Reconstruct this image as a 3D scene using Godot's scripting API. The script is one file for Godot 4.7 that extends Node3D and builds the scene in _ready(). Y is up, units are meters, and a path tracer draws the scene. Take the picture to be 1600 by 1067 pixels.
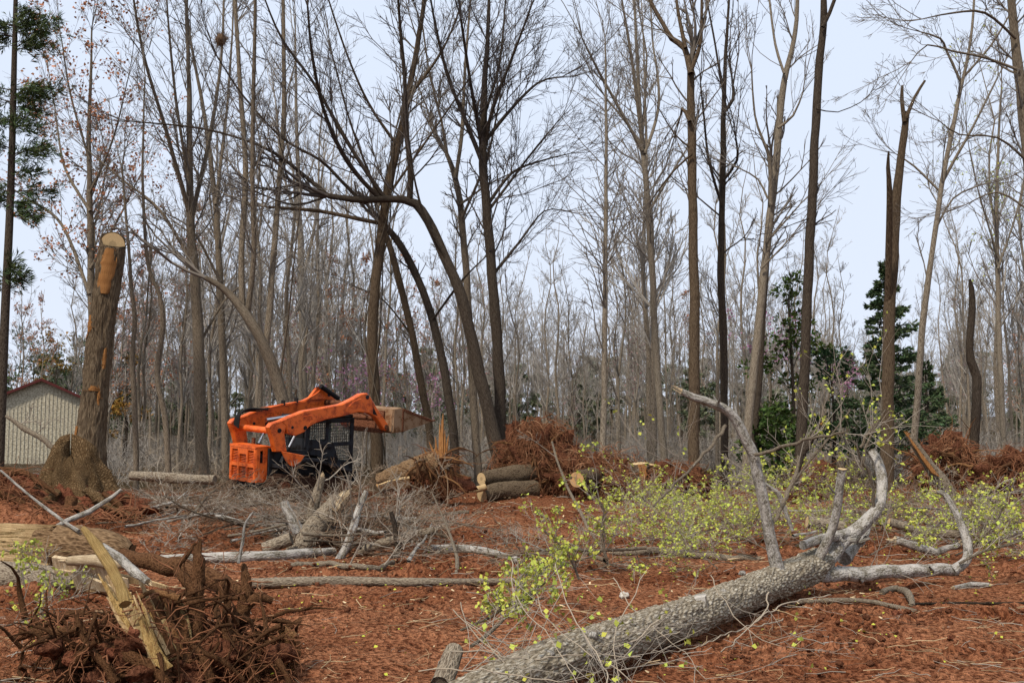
extends Node3D
# A woodland clearing: red clay, felled and uprooted trees, an orange compact track loader, bare spring wood behind.
const F := 1700.0
const EYE := Vector3(0, 1.6, 0)
const PITCH := 0.08421
var CB := Basis(Vector3.RIGHT, PITCH)
var rng := RandomNumberGenerator.new()
var taken := {}
var M := {}
var n1 := FastNoiseLite.new()
var n2 := FastNoiseLite.new()
var n3 := FastNoiseLite.new()
var n4 := FastNoiseLite.new()
var circ := {}
const ORD := ["first", "second", "third", "fourth", "fifth", "sixth", "seventh", "eighth", "ninth", "tenth", "eleventh", "twelfth", "thirteenth", "fourteenth", "fifteenth", "sixteenth", "seventeenth", "eighteenth", "nineteenth", "twentieth", "twenty-first", "twenty-second", "twenty-third", "twenty-fourth", "twenty-fifth", "twenty-sixth", "twenty-seventh", "twenty-eighth", "twenty-ninth", "thirtieth", "thirty-first", "thirty-second", "thirty-third", "thirty-fourth", "thirty-fifth", "thirty-sixth", "thirty-seventh", "thirty-eighth", "thirty-ninth", "fortieth", "forty-first", "forty-second", "forty-third", "forty-fourth", "forty-fifth", "forty-sixth", "forty-seventh", "forty-eighth", "forty-ninth", "fiftieth", "fifty-first", "fifty-second", "fifty-third", "fifty-fourth", "fifty-fifth", "fifty-sixth", "fifty-seventh", "fifty-eighth"]


class MB:
	var v := PackedVector3Array()
	var n := PackedVector3Array()
	var uv := PackedVector2Array()
	var c := PackedColorArray()
	var i := PackedInt32Array()

	func bake() -> ArrayMesh:
		var a := []
		a.resize(Mesh.ARRAY_MAX)
		a[Mesh.ARRAY_VERTEX] = v
		a[Mesh.ARRAY_NORMAL] = n
		if uv.size() == v.size():
			a[Mesh.ARRAY_TEX_UV] = uv
		if c.size() == v.size():
			a[Mesh.ARRAY_COLOR] = c
		a[Mesh.ARRAY_INDEX] = i
		var m := ArrayMesh.new()
		if v.size() > 0:
			m.add_surface_from_arrays(Mesh.PRIMITIVE_TRIANGLES, a)
		return m


# ------------------------------------------------------------------ places
func dir_of(px: float, py: float) -> Vector3:
	return CB * Vector3((px - 800.0) / F, (533.5 - py) / F, -1.0)


func at(px: float, py: float, d: float) -> Vector3:
	var r := dir_of(px, py)
	return EYE + r * (d / -r.z)


func bump(x: float, z: float, cx: float, cz: float, rx: float, rz: float, h: float) -> float:
	var a := (x - cx) / rx
	var b := (z - cz) / rz
	return h * exp(-(a * a + b * b))


func ter(x: float, z: float) -> float:
	var d := -z
	var h := 0.0
	h += bump(x, z, -3.6, -19.0, 2.8, 2.4, 0.30)
	h += bump(x, z, -8.3, -17.2, 1.7, 1.2, 0.55)
	h += bump(x, z, 9.6, -20.6, 1.5, 2.0, 0.95)
	h += bump(x, z, 7.6, -22.0, 1.6, 1.6, 0.35)
	h += bump(x, z, 0.8, -27.5, 2.4, 1.6, 0.15)
	h += bump(x, z, 0.4, -18.0, 2.5, 3.0, 0.08)
	h += 0.06 * n1.get_noise_2d(x * 0.7, z * 0.7) * smoothstep(4.0, 9.0, d)
	h += smoothstep(60.0, 230.0, d) * 5.0
	return h


func on_ground(px: float, py: float) -> Vector3:
	var r := dir_of(px, py)
	if r.y > -0.004:
		r.y = -0.004
	var h := 0.0
	var p := Vector3.ZERO
	for k in 10:
		p = EYE + r * ((h - EYE.y) / r.y)
		h = lerpf(h, ter(p.x, p.z), 0.7)
	return p


# ------------------------------------------------------------------ mesh pieces
func ring(sides: int) -> PackedVector2Array:
	if not circ.has(sides):
		var a := PackedVector2Array()
		for j in sides + 1:
			a.append(Vector2(cos(TAU * j / sides), sin(TAU * j / sides)))
		circ[sides] = a
	return circ[sides]


func tube(m: MB, p: PackedVector3Array, r: PackedFloat32Array, sides: int, ur := 1.0, vs := 1.0) -> void:
	var n := p.size()
	if n < 2:
		return
	var cs := ring(sides)
	var t := (p[1] - p[0]).normalized()
	var u := t.cross(Vector3.UP)
	if u.length() < 0.15:
		u = t.cross(Vector3.RIGHT)
	u = u.normalized()
	var base := m.v.size()
	var vv := p[0].x * 0.37
	for k in n:
		if k > 0:
			t = (p[mini(k + 1, n - 1)] - p[k - 1]).normalized()
			u = (u - t * u.dot(t)).normalized()
			vv += p[k].distance_to(p[k - 1]) * vs
		var w := t.cross(u)
		var rr := r[k]
		var c := p[k]
		for j in sides + 1:
			var d := u * cs[j].x + w * cs[j].y
			m.v.append(c + d * rr)
			m.n.append(d)
			m.uv.append(Vector2(ur * j / sides, vv))
	for k in n - 1:
		for j in sides:
			var a := base + k * (sides + 1) + j
			var b := a + sides + 1
			m.i.append(a)
			m.i.append(b)
			m.i.append(a + 1)
			m.i.append(a + 1)
			m.i.append(b)
			m.i.append(b + 1)


func twig(m: MB, p: PackedVector3Array, r0: float, r1: float) -> void:
	# three-sided, without texture coordinates
	var n := p.size()
	var t := (p[n - 1] - p[0]).normalized()
	var u := t.cross(Vector3(0.31, 0.9, 0.2)).normalized()
	var w := t.cross(u)
	var d0 := u
	var d1 := u * -0.5 + w * 0.866
	var d2 := u * -0.5 - w * 0.866
	var base := m.v.size()
	for k in n:
		var rr := lerpf(r0, r1, float(k) / (n - 1))
		var c := p[k]
		m.v.append(c + d0 * rr)
		m.v.append(c + d1 * rr)
		m.v.append(c + d2 * rr)
		m.n.append(d0)
		m.n.append(d1)
		m.n.append(d2)
	for k in n - 1:
		var a := base + k * 3
		for j in 3:
			var b := a + j
			var c2 := a + (j + 1) % 3
			m.i.append(b)
			m.i.append(b + 3)
			m.i.append(c2)
			m.i.append(c2)
			m.i.append(b + 3)
			m.i.append(c2 + 3)


func surf(m: MB, P: PackedVector3Array, rows: int, cols: int, wrap: bool, us := 1.0, vs := 1.0, uvs := PackedVector2Array()) -> void:
	# normal = dP/dj x dP/di ; when wrap, column cols-1 lies on column 0
	var base := m.v.size()
	var vv := 0.0
	for i in rows:
		var ia := maxi(i - 1, 0) * cols
		var ib := mini(i + 1, rows - 1) * cols
		if i > 0:
			vv += P[i * cols].distance_to(P[(i - 1) * cols]) * vs
		for j in cols:
			var ja := j - 1
			var jb := j + 1
			if wrap:
				if ja < 0:
					ja = cols - 2
				if jb > cols - 1:
					jb = 1
			else:
				ja = maxi(ja, 0)
				jb = mini(jb, cols - 1)
			var nn := (P[i * cols + jb] - P[i * cols + ja]).cross(P[ib + j] - P[ia + j])
			m.v.append(P[i * cols + j])
			m.n.append(nn.normalized() if nn.length_squared() > 1e-16 else Vector3.UP)
			m.uv.append(uvs[i * cols + j] if uvs.size() else Vector2(us * j / (cols - 1), vv))
	for i in rows - 1:
		for j in cols - 1:
			var a := base + i * cols + j
			m.i.append_array(PackedInt32Array([a, a + cols, a + 1, a + 1, a + cols, a + cols + 1]))


func face(m: MB, q: PackedVector3Array, out: Vector3, uvk := 1.0) -> void:
	# flat polygon (fan) turned so that it faces out
	var nn := (q[2] - q[0]).cross(q[1] - q[0])
	if q.size() == 4 and nn.length_squared() < 1e-14:
		nn = (q[3] - q[0]).cross(q[2] - q[0])
	nn = nn.normalized()
	var flip := nn.dot(out) < 0.0
	if flip:
		nn = -nn
	var ua := nn.cross(Vector3.UP)
	if ua.length() < 0.2:
		ua = nn.cross(Vector3.RIGHT)
	ua = ua.normalized()
	var va := nn.cross(ua)
	var b := m.v.size()
	for p in q:
		m.v.append(p)
		m.n.append(nn)
		m.uv.append(Vector2(p.dot(ua), p.dot(va)) * uvk)
	for k in range(1, q.size() - 1):
		if flip:
			m.i.append_array(PackedInt32Array([b, b + k + 1, b + k]))
		else:
			m.i.append_array(PackedInt32Array([b, b + k, b + k + 1]))


func prism(m: MB, poly: PackedVector2Array, z0: float, z1: float, bev := 0.012, T := Transform3D()) -> void:
	# outline in x,y pushed from z0 to z1, edges chamfered
	if Geometry2D.is_polygon_clockwise(poly):
		poly.reverse()
	var n := poly.size()
	var ins := PackedVector2Array()
	for k in n:
		var a := (poly[k] - poly[(k + n - 1) % n]).normalized()
		var b := (poly[(k + 1) % n] - poly[k]).normalized()
		var na := Vector2(-a.y, a.x)
		var nb := Vector2(-b.y, b.x)
		var s := (na + nb)
		var l := s.length_squared()
		ins.append(poly[k] + (s / maxf(l, 0.6) * 2.0) * bev)
	var lay := [[z0, ins], [z0 + bev, poly], [z1 - bev, poly], [z1, ins]]
	var mid := T.basis * Vector3(0, 0, 1)
	for L in 3:
		var A: PackedVector2Array = lay[L][1]
		var B: PackedVector2Array = lay[L + 1][1]
		var za: float = lay[L][0]
		var zb: float = lay[L + 1][0]
		for k in n:
			var k2 := (k + 1) % n
			var e := poly[k2] - poly[k]
			var o := T.basis * Vector3(e.y, -e.x, 0)
			face(m, PackedVector3Array([T * Vector3(A[k].x, A[k].y, za), T * Vector3(A[k2].x, A[k2].y, za), T * Vector3(B[k2].x, B[k2].y, zb), T * Vector3(B[k].x, B[k].y, zb)]), o)
	var tri := Geometry2D.triangulate_polygon(ins)
	if tri.size() < 3:
		tri = Geometry2D.triangulate_polygon(poly)
	for s in 2:
		var z := z0 if s == 0 else z1
		for k in range(0, tri.size(), 3):
			face(m, PackedVector3Array([T * Vector3(ins[tri[k]].x, ins[tri[k]].y, z), T * Vector3(ins[tri[k + 1]].x, ins[tri[k + 1]].y, z), T * Vector3(ins[tri[k + 2]].x, ins[tri[k + 2]].y, z)]), -mid if s == 0 else mid)


func box(m: MB, lo: Vector3, hi: Vector3, bev := 0.008, T := Transform3D()) -> void:
	var b := minf(bev, 0.4 * minf(hi.x - lo.x, minf(hi.y - lo.y, hi.z - lo.z)))
	prism(m, PackedVector2Array([Vector2(lo.x, lo.y), Vector2(hi.x, lo.y), Vector2(hi.x, hi.y), Vector2(lo.x, hi.y)]), lo.z, hi.z, b, T)


func cyl(m: MB, a: Vector3, b: Vector3, r: float, sides := 14, r2 := -1.0) -> void:
	if r2 < 0.0:
		r2 = r
	var t := (b - a).normalized()
	tube(m, PackedVector3Array([a, b]), PackedFloat32Array([r, r2]), sides)
	disc(m, a, -t, r, sides)
	disc(m, b, t, r2, sides)


func cap(m: MB, P: PackedVector3Array, R: PackedFloat32Array) -> void:
	# rounded closures at both ends of a limb
	for s in 2:
		var k := 0 if s == 0 else P.size() - 1
		var t := (P[0] - P[1]).normalized() if s == 0 else (P[k] - P[k - 1]).normalized()
		disc(m, P[k] - t * R[k] * 0.08, t, R[k] * 1.0, 14, R[k] * 0.15)


func disc(m: MB, c: Vector3, nrm: Vector3, r: float, sides := 14, jag := 0.0) -> void:
	# a cut face, texture coordinates centred on 0.5, 0.5
	var u := nrm.cross(Vector3.UP)
	if u.length() < 0.15:
		u = nrm.cross(Vector3.RIGHT)
	u = u.normalized()
	var w := nrm.cross(u)
	var b := m.v.size()
	m.v.append(c + nrm * jag * 0.3)
	m.n.append(nrm)
	m.uv.append(Vector2(0.5, 0.5))
	for j in sides + 1:
		var d := u * cos(TAU * j / sides) + w * sin(TAU * j / sides)
		m.v.append(c + d * r + nrm * (rng.randf_range(-jag, jag) if jag > 0.0 else 0.0))
		m.n.append(nrm)
		m.uv.append(Vector2(0.5 + 0.5 * cos(TAU * j / sides), 0.5 + 0.5 * sin(TAU * j / sides)))
	for j in sides:
		m.i.append_array(PackedInt32Array([b, b + 2 + j, b + 1 + j]))


func spline(c: PackedVector3Array, r: PackedFloat32Array, step: float) -> Array:
	# Catmull-Rom through the points
	var P := PackedVector3Array()
	var R := PackedFloat32Array()
	var n := c.size()
	for k in n - 1:
		var a := c[maxi(k - 1, 0)]
		var b := c[k]
		var d := c[k + 1]
		var e := c[mini(k + 2, n - 1)]
		var s := clampi(int(ceil(b.distance_to(d) / step)), 1, 400)
		for q in s:
			var t := float(q) / s
			P.append(b.cubic_interpolate(d, a, e, t))
			R.append(lerpf(r[k], r[k + 1], t))
	P.append(c[n - 1])
	R.append(r[n - 1])
	return [P, R]


func lumpy(m: MB, p: PackedVector3Array, r: PackedFloat32Array, sides: int, amp: float, freq: float, ur: float, vs: float, noise: FastNoiseLite, stretch := 1.0) -> void:
	# a tube whose skin is pushed in and out by a noise; amp in metres
	var n := p.size()
	var P := PackedVector3Array()
	var t := (p[1] - p[0]).normalized()
	var u := t.cross(Vector3.UP)
	if u.length() < 0.15:
		u = t.cross(Vector3.RIGHT)
	u = u.normalized()
	var along := p[0].x * 3.0
	for k in n:
		if k > 0:
			t = (p[mini(k + 1, n - 1)] - p[k - 1]).normalized()
			u = (u - t * u.dot(t)).normalized()
			along += p[k].distance_to(p[k - 1])
		var w := t.cross(u)
		for j in sides + 1:
			var an := TAU * (j % sides) / sides
			var d := u * cos(an) + w * sin(an)
			var q := noise.get_noise_3d(cos(an) * r[k] * freq, sin(an) * r[k] * freq, along * freq / stretch)
			var big := n2.get_noise_3d(cos(an) * 1.3, sin(an) * 1.3, along * 1.6)
			P.append(p[k] + d * (r[k] * (1.0 + 0.10 * big) + amp * q))
	surf(m, P, n, sides + 1, true, ur, vs)


func blob(m: MB, c: Vector3, s: Vector3, rows: int, cols: int, amp: float, freq: float, us := 2.0) -> void:
	var P := PackedVector3Array()
	for i in rows:
		var la := -PI / 2 + PI * i / (rows - 1)
		for j in cols:
			var lo := -TAU * (j % (cols - 1)) / (cols - 1)
			var d := Vector3(cos(la) * cos(lo), sin(la), cos(la) * sin(lo))
			var q := c + d * s
			var k := 1.0 + amp * (n2.get_noise_3d(q.x * freq, q.y * freq, q.z * freq) + 0.5 * n2.get_noise_3d(q.x * freq * 2.7, q.y * freq * 2.7, q.z * freq * 2.7))
			P.append(c + d * s * k)
	surf(m, P, rows, cols, true, us, 1.0)


func shard(m: MB, a: Vector3, b: Vector3, wide: Vector3, thick: float, tip := 0.15, bend := Vector3.ZERO) -> void:
	# a torn flat splinter from a to b; wide = half width vector at a
	var t := (b - a).normalized()
	var nrm := t.cross(wide).normalized()
	var q := []
	var steps := 7
	for k in steps:
		var f := float(k) / (steps - 1)
		var w := wide * lerpf(1.0, tip, pow(f, 1.4)) * rng.randf_range(0.82, 1.1)
		var h := nrm * thick * lerpf(1.0, 0.25, f)
		var c := a.lerp(b, f) + bend * sin(f * PI) + wide * rng.randf_range(-0.12, 0.12)
		q.append([c - w - h, c + w - h, c + w + h * rng.randf_range(0.4, 1.1), c - w + h * rng.randf_range(0.4, 1.1), c])
	for k in steps - 1:
		for j in 4:
			var j2 := (j + 1) % 4
			var o: Vector3 = (q[k][j] + q[k][j2]) * 0.5 - q[k][4]
			face(m, PackedVector3Array([q[k][j], q[k][j2], q[k + 1][j2], q[k + 1][j]]), o, 1.0)
	face(m, PackedVector3Array([q[steps - 1][0], q[steps - 1][1], q[steps - 1][2], q[steps - 1][3]]), t)


func root(m: MB, p: Vector3, d: Vector3, length: float, r: float, wig: float, droop: float, sides := 4, forks := 0) -> void:
	var n := clampi(int(length / 0.09), 4, 16)
	var P := PackedVector3Array()
	var R := PackedFloat32Array()
	var step := length / n
	var q := p
	var dd := d.normalized()
	for k in n + 1:
		var f := float(k) / n
		P.append(q)
		R.append(maxf(r * (1.0 - 0.85 * f), 0.0022) * rng.randf_range(0.9, 1.12))
		dd = (dd + Vector3(rng.randfn(), rng.randfn(), rng.randfn()) * wig + Vector3.DOWN * droop * step * 3.0).normalized()
		q += dd * step
		if forks > 0 and k > 1 and k < n - 1 and rng.randf() < 0.3:
			root(m, P[k], (dd + Vector3(rng.randfn(), rng.randfn(), rng.randfn()) * 0.8).normalized(), length * rng.randf_range(0.25, 0.55), R[k] * 0.7, wig * 1.2, droop, 4, forks - 1)
	tube(m, P, R, sides, 1.0, 2.0)


func rnd_dir() -> Vector3:
	return Vector3(rng.randfn(), rng.randfn(), rng.randfn()).normalized()


func grow(m: MB, p: Vector3, d: Vector3, length: float, r: float, lev: int, o: Dictionary, tips: PackedVector3Array) -> void:
	# a bare shoot with its side shoots: lev 0 is the finest
	var seg: int = 3 + lev
	var step := length / seg
	var P := PackedVector3Array()
	var q := p
	var up: float = o.up
	var wig: float = o.wig
	var dd := d
	var D := PackedVector3Array()
	for k in seg + 1:
		P.append(q)
		D.append(dd)
		dd = (dd + Vector3(rng.randfn(), rng.randfn(), rng.randfn()) * wig + Vector3.UP * up * step).normalized()
		q += dd * step
	twig(m, P, r, r * 0.35 if lev > 0 else r * 0.55)
	if lev == 0:
		tips.append(P[seg])
		if rng.randf() < 0.5:
			tips.append(P[seg - 1])
		return
	var n: int = o.n[lev]
	for k in n:
		var f := rng.randf_range(0.12, 1.0)
		var g := f * seg
		var gi := mini(int(g), seg - 1)
		var pos := P[gi].lerp(P[gi + 1], g - gi)
		var ax := D[gi]
		var side := rnd_dir()
		side = (side - ax * side.dot(ax)).normalized()
		var an: float = o.ang * rng.randf_range(0.65, 1.25)
		var nd := (ax * cos(an) + side * sin(an)).normalized()
		grow(m, pos, nd, length * o.ratio * rng.randf_range(0.6, 1.2) * (1.15 - 0.6 * f), maxf(r * 0.55, o.rmin), lev - 1, o, tips)


func leaf(m: MB, p: Vector3, d: Vector3, s: float, tone: Color) -> void:
	var side := d.cross(rnd_dir()).normalized()
	var nn := side.cross(d).normalized()
	if nn.y < 0.0:
		nn = -nn
		side = -side
	var b := m.v.size()
	var lift := nn * s * 0.12
	m.v.append_array(PackedVector3Array([p, p + d * s * 0.5 + side * s * 0.42 + lift, p + d * s - lift, p + d * s * 0.5 - side * s * 0.42 + lift]))
	m.n.append_array(PackedVector3Array([nn, nn, nn, nn]))
	m.c.append_array(PackedColorArray([tone, tone, tone, tone]))
	m.i.append_array(PackedInt32Array([b, b + 1, b + 2, b, b + 2, b + 3]) if side.cross(d).dot(nn) < 0.0 else PackedInt32Array([b, b + 2, b + 1, b, b + 3, b + 2]))


func leaves_on(tips: PackedVector3Array, share: float, per: int, s: float, tone: Color, spread := 0.05) -> MB:
	var m := MB.new()
	for t in tips:
		if rng.randf() > share:
			continue
		for k in per:
			var d := (rnd_dir() + Vector3(0, 0.1, 0)).normalized()
			var g := rng.randf_range(0.75, 1.2)
			leaf(m, t + rnd_dir() * spread * rng.randf(), d, s * rng.randf_range(0.6, 1.3), Color(tone.r * g * rng.randf_range(0.85, 1.12), tone.g * g, tone.b * g))
	return m


# ------------------------------------------------------------------ objects
func numbered(called: String) -> String:
	if not taken.has(called):
		taken[called] = 0
		return called
	taken[called] += 1
	return "%s_%03d" % [called, taken[called]]


func thing(called: String, label: String, category: String, pos := Vector3.ZERO, group := "") -> Node3D:
	var o := Node3D.new()
	o.name = numbered(called)
	add_child(o, true)
	o.position = pos
	o.set_meta("label", label)
	o.set_meta("category", category)
	if group:
		o.set_meta("group", group)
	return o


func part(parent: Node3D, called: String, m: Variant, mat: Material, kind := "") -> MeshInstance3D:
	var o := MeshInstance3D.new()
	o.name = called
	o.mesh = m.bake() if m is MB else m
	o.material_override = mat
	parent.add_child(o, true)
	if kind:
		o.set_meta("kind", kind)
	return o


func single(called: String, label: String, category: String, m: Variant, mat: Material, pos := Vector3.ZERO, group := "", kind := "") -> MeshInstance3D:
	var o := MeshInstance3D.new()
	o.name = numbered(called)
	o.mesh = m.bake() if m is MB else m
	o.material_override = mat
	add_child(o, true)
	o.position = pos
	o.set_meta("label", label)
	if category:
		o.set_meta("category", category)
	if group:
		o.set_meta("group", group)
	if kind:
		o.set_meta("kind", kind)
	return o


func copy_of(o: Node3D, called: String, label: String, pos: Vector3) -> Node3D:
	var c: Node3D = o.duplicate()
	c.name = numbered(called)
	add_child(c, true)
	c.position = pos
	c.set_meta("label", label)
	return c


func swarm(called: String, label: String, mesh: Mesh, mat: Material, where: Array, tint: Array = []) -> void:
	var mm := MultiMesh.new()
	mm.transform_format = MultiMesh.TRANSFORM_3D
	mm.use_colors = tint.size() > 0
	mm.mesh = mesh
	mm.instance_count = where.size()
	for k in where.size():
		mm.set_instance_transform(k, where[k])
		if tint.size():
			mm.set_instance_color(k, tint[k])
	var o := MultiMeshInstance3D.new()
	o.name = numbered(called)
	o.multimesh = mm
	o.material_override = mat
	add_child(o, true)
	o.set_meta("kind", "stuff")
	o.set_meta("label", label)


func pts(s: String) -> PackedVector3Array:
	var out := PackedVector3Array()
	for w in s.split(" ", false):
		var a := w.split_floats(",")
		out.append(Vector3(a[0], a[1], a[2]))
	return out


# ------------------------------------------------------------------ materials
func noise_bytes(size: int, kind: int, freq: float, oct: int, fractal: int, sd: int, ret := 0, warp := 0.0) -> PackedByteArray:
	var n := FastNoiseLite.new()
	n.noise_type = kind
	n.seed = sd
	n.frequency = freq
	n.fractal_type = fractal
	n.fractal_octaves = oct
	if kind == FastNoiseLite.TYPE_CELLULAR:
		n.cellular_return_type = ret
		n.cellular_distance_function = FastNoiseLite.DISTANCE_EUCLIDEAN
	if warp > 0.0:
		n.domain_warp_enabled = true
		n.domain_warp_amplitude = warp
		n.domain_warp_frequency = freq * 1.3
	var im := n.get_seamless_image(size, size, false, false, 0.12, true)
	im.convert(Image.FORMAT_L8)
	return im.get_data()


func grey_tex(size: int, b: PackedByteArray) -> ImageTexture:
	return ImageTexture.create_from_image(Image.create_from_data(size, size, false, Image.FORMAT_L8, b))


func mixed(a: PackedByteArray, b: PackedByteArray, wa: float, wb: float, off := 0.0) -> PackedByteArray:
	var o := PackedByteArray()
	o.resize(a.size())
	for k in a.size():
		o[k] = clampi(int(a[k] * wa + b[k] * wb + off), 0, 255)
	return o


func ramp_tex(size: int, b: PackedByteArray, stops: Array, cols: Array) -> ImageTexture:
	var g := Gradient.new()
	g.offsets = PackedFloat32Array(stops)
	g.colors = PackedColorArray(cols)
	var lut := PackedByteArray()
	for k in 256:
		var c := g.sample(k / 255.0)
		lut.append_array(PackedByteArray([int(c.r * 255), int(c.g * 255), int(c.b * 255)]))
	var o := PackedByteArray()
	o.resize(b.size() * 3)
	for k in b.size():
		var l := b[k] * 3
		o[k * 3] = lut[l]
		o[k * 3 + 1] = lut[l + 1]
		o[k * 3 + 2] = lut[l + 2]
	return ImageTexture.create_from_image(Image.create_from_data(size, size, false, Image.FORMAT_RGB8, o))


func lin(r: float, g: float, b: float) -> Color:
	return Color(r, g, b).linear_to_srgb()


func mat(called: String, col: Color, rough := 0.9, tex: Texture2D = null, hgt: Texture2D = null, cm := 1.0, scale := Vector3.ONE) -> StandardMaterial3D:
	var s := StandardMaterial3D.new()
	s.resource_name = called
	s.albedo_color = col
	s.roughness = rough
	s.metallic_specular = 0.15
	if tex:
		s.albedo_texture = tex
	if hgt:
		s.heightmap_enabled = true
		s.heightmap_texture = hgt
		s.heightmap_scale = cm
	s.uv1_scale = scale
	M[called] = s
	return s


func materials() -> void:
	var ridg := noise_bytes(512, FastNoiseLite.TYPE_SIMPLEX_SMOOTH, 0.022, 4, FastNoiseLite.FRACTAL_RIDGED, 3)
	var fine := noise_bytes(512, FastNoiseLite.TYPE_SIMPLEX_SMOOTH, 0.05, 4, FastNoiseLite.FRACTAL_FBM, 5)
	var plat := noise_bytes(512, FastNoiseLite.TYPE_CELLULAR, 0.035, 1, FastNoiseLite.FRACTAL_NONE, 7, FastNoiseLite.RETURN_DISTANCE2_SUB, 22.0)
	var slow := noise_bytes(512, FastNoiseLite.TYPE_SIMPLEX_SMOOTH, 0.008, 3, FastNoiseLite.FRACTAL_FBM, 9)
	var furrow := mixed(ridg, fine, 0.75, 0.35, -8.0)
	var plates := mixed(plat, fine, 0.95, 0.45, -20.0)
	var t_fur := ramp_tex(512, furrow, [0.0, 0.35, 0.65, 1.0], [Color(0.30, 0.27, 0.25), Color(0.55, 0.51, 0.47), Color(0.78, 0.75, 0.70), Color(1, 0.98, 0.94)])
	var h_fur := grey_tex(512, furrow)
	var t_pla := ramp_tex(512, plates, [0.0, 0.25, 0.5, 1.0], [Color(0.42, 0.38, 0.33), Color(0.66, 0.62, 0.56), Color(0.84, 0.81, 0.76), Color(1, 0.99, 0.96)])
	var h_pla := grey_tex(512, plates)
	var t_mot := ramp_tex(512, mixed(slow, fine, 0.55, 0.55, -5.0), [0.0, 0.36, 0.46, 0.6, 1.0], [Color(0.50, 0.48, 0.42), Color(0.66, 0.64, 0.59), Color(0.80, 0.79, 0.76), Color(0.90, 0.89, 0.87), Color(1, 1, 0.98)])
	var h_fin := grey_tex(512, fine)
	var t_fin := ramp_tex(512, fine, [0.0, 0.5, 1.0], [Color(0.62, 0.6, 0.58), Color(0.82, 0.81, 0.8), Color(1, 1, 1)])
	# clay: crumbs over broad damp and dry patches
	var s1 := noise_bytes(1024, FastNoiseLite.TYPE_SIMPLEX_SMOOTH, 0.012, 5, FastNoiseLite.FRACTAL_FBM, 21)
	var s2 := noise_bytes(1024, FastNoiseLite.TYPE_CELLULAR, 0.045, 2, FastNoiseLite.FRACTAL_FBM, 23, FastNoiseLite.RETURN_DISTANCE, 14.0)
	var soil := mixed(s1, s2, 0.75, 0.4, -12.0)
	var t_soil := ramp_tex(1024, soil, [0.0, 0.33, 0.52, 0.72, 1.0], [Color(0.26, 0.21, 0.20), Color(0.50, 0.46, 0.46), Color(0.80, 0.80, 0.80), Color(0.93, 0.95, 0.96), Color(1, 1, 1)])
	var h_soil := grey_tex(1024, soil)
	# wood: grain along v
	var t_wood := ramp_tex(512, mixed(fine, slow, 0.6, 0.5, -10.0), [0.0, 0.4, 0.7, 1.0], [Color(0.50, 0.42, 0.36), Color(0.78, 0.72, 0.66), Color(0.93, 0.90, 0.86), Color(1, 1, 0.97)])
	# end grain
	var e := Image.create(256, 256, false, Image.FORMAT_RGB8)
	for y in 256:
		for x in 256:
			var dx := (x - 124.0) / 128.0
			var dy := (y - 130.0) / 128.0
			var r := sqrt(dx * dx + dy * dy) + 0.02 * n2.get_noise_2d(x * 0.6, y * 0.6)
			var an := atan2(dy, dx)
			var g := 0.80 + 0.12 * sin(r * 80.0 + 2.0 * n2.get_noise_2d(an * 2.0, 1.0)) + 0.16 * n2.get_noise_2d(an * 60.0, r * 6.0)
			if r < 0.3:
				g -= 0.10
			if r > 0.93:
				g *= 0.45
			e.set_pixel(x, y, Color(g, g * 0.93, g * 0.82))
	var t_end := ImageTexture.create_from_image(e)

	mat("bark_grey", lin(0.33, 0.285, 0.235), 0.95, t_fur, h_fur, 2.2)
	mat("bark_pale", lin(0.40, 0.36, 0.31), 0.95, t_fur, h_fur, 1.4)
	mat("bark_dark", lin(0.125, 0.105, 0.09), 0.95, t_fur, h_fur, 2.2)
	mat("bark_brown", lin(0.20, 0.155, 0.115), 0.95, t_fur, h_fur, 2.2)
	mat("bark_tan", lin(0.33, 0.225, 0.14), 0.95, t_fur, h_fur, 2.0)
	mat("bark_snag", lin(0.26, 0.205, 0.15), 0.95, t_fur, h_fur, 4.5)
	mat("bark_plate", lin(0.48, 0.445, 0.385), 0.95, t_pla, h_pla, 1.5)
	mat("bark_mottled", lin(0.47, 0.44, 0.41), 0.9, t_mot, h_pla, 1.0)
	mat("bark_log", lin(0.42, 0.37, 0.31), 0.95, t_fur, h_fur, 1.6)
	mat("twig_grey", lin(0.17, 0.145, 0.12), 0.95)
	mat("twig_dark", lin(0.085, 0.07, 0.062), 0.95)
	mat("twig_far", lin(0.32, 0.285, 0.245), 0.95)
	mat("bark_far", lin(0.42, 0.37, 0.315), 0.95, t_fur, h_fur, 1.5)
	mat("bark_moss", lin(0.19, 0.13, 0.075), 0.95, t_pla, h_pla, 1.5)
	mat("twig_tan", lin(0.33, 0.27, 0.20), 0.95)
	mat("twig_brush", lin(0.29, 0.245, 0.195), 0.95)
	mat("twig_heap", lin(0.22, 0.165, 0.115), 0.95)
	mat("twig_brown", lin(0.15, 0.095, 0.06), 0.95)
	mat("root", lin(0.175, 0.092, 0.05), 0.95, t_fur, h_fur, 1.0)
	mat("root_pale", lin(0.36, 0.20, 0.10), 0.95, t_fur, h_fur, 1.0)
	mat("root_fine", lin(0.19, 0.083, 0.042), 0.97)
	mat("root_light", lin(0.34, 0.19, 0.105), 0.95)
	mat("wood", lin(0.70, 0.55, 0.33), 0.8, t_wood, h_fin, 0.5, Vector3(9, 1.4, 1))
	mat("wood_old", lin(0.54, 0.43, 0.23), 0.85, t_wood, h_fin, 0.9, Vector3(9, 1.4, 1))
	mat("wood_yellow", lin(0.80, 0.60, 0.27), 0.8, t_wood, h_fin, 0.8, Vector3(9, 1.4, 1))
	mat("wood_orange", lin(0.42, 0.22, 0.09), 0.85, t_wood, h_fin, 0.5, Vector3(9, 1.4, 1))
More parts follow.
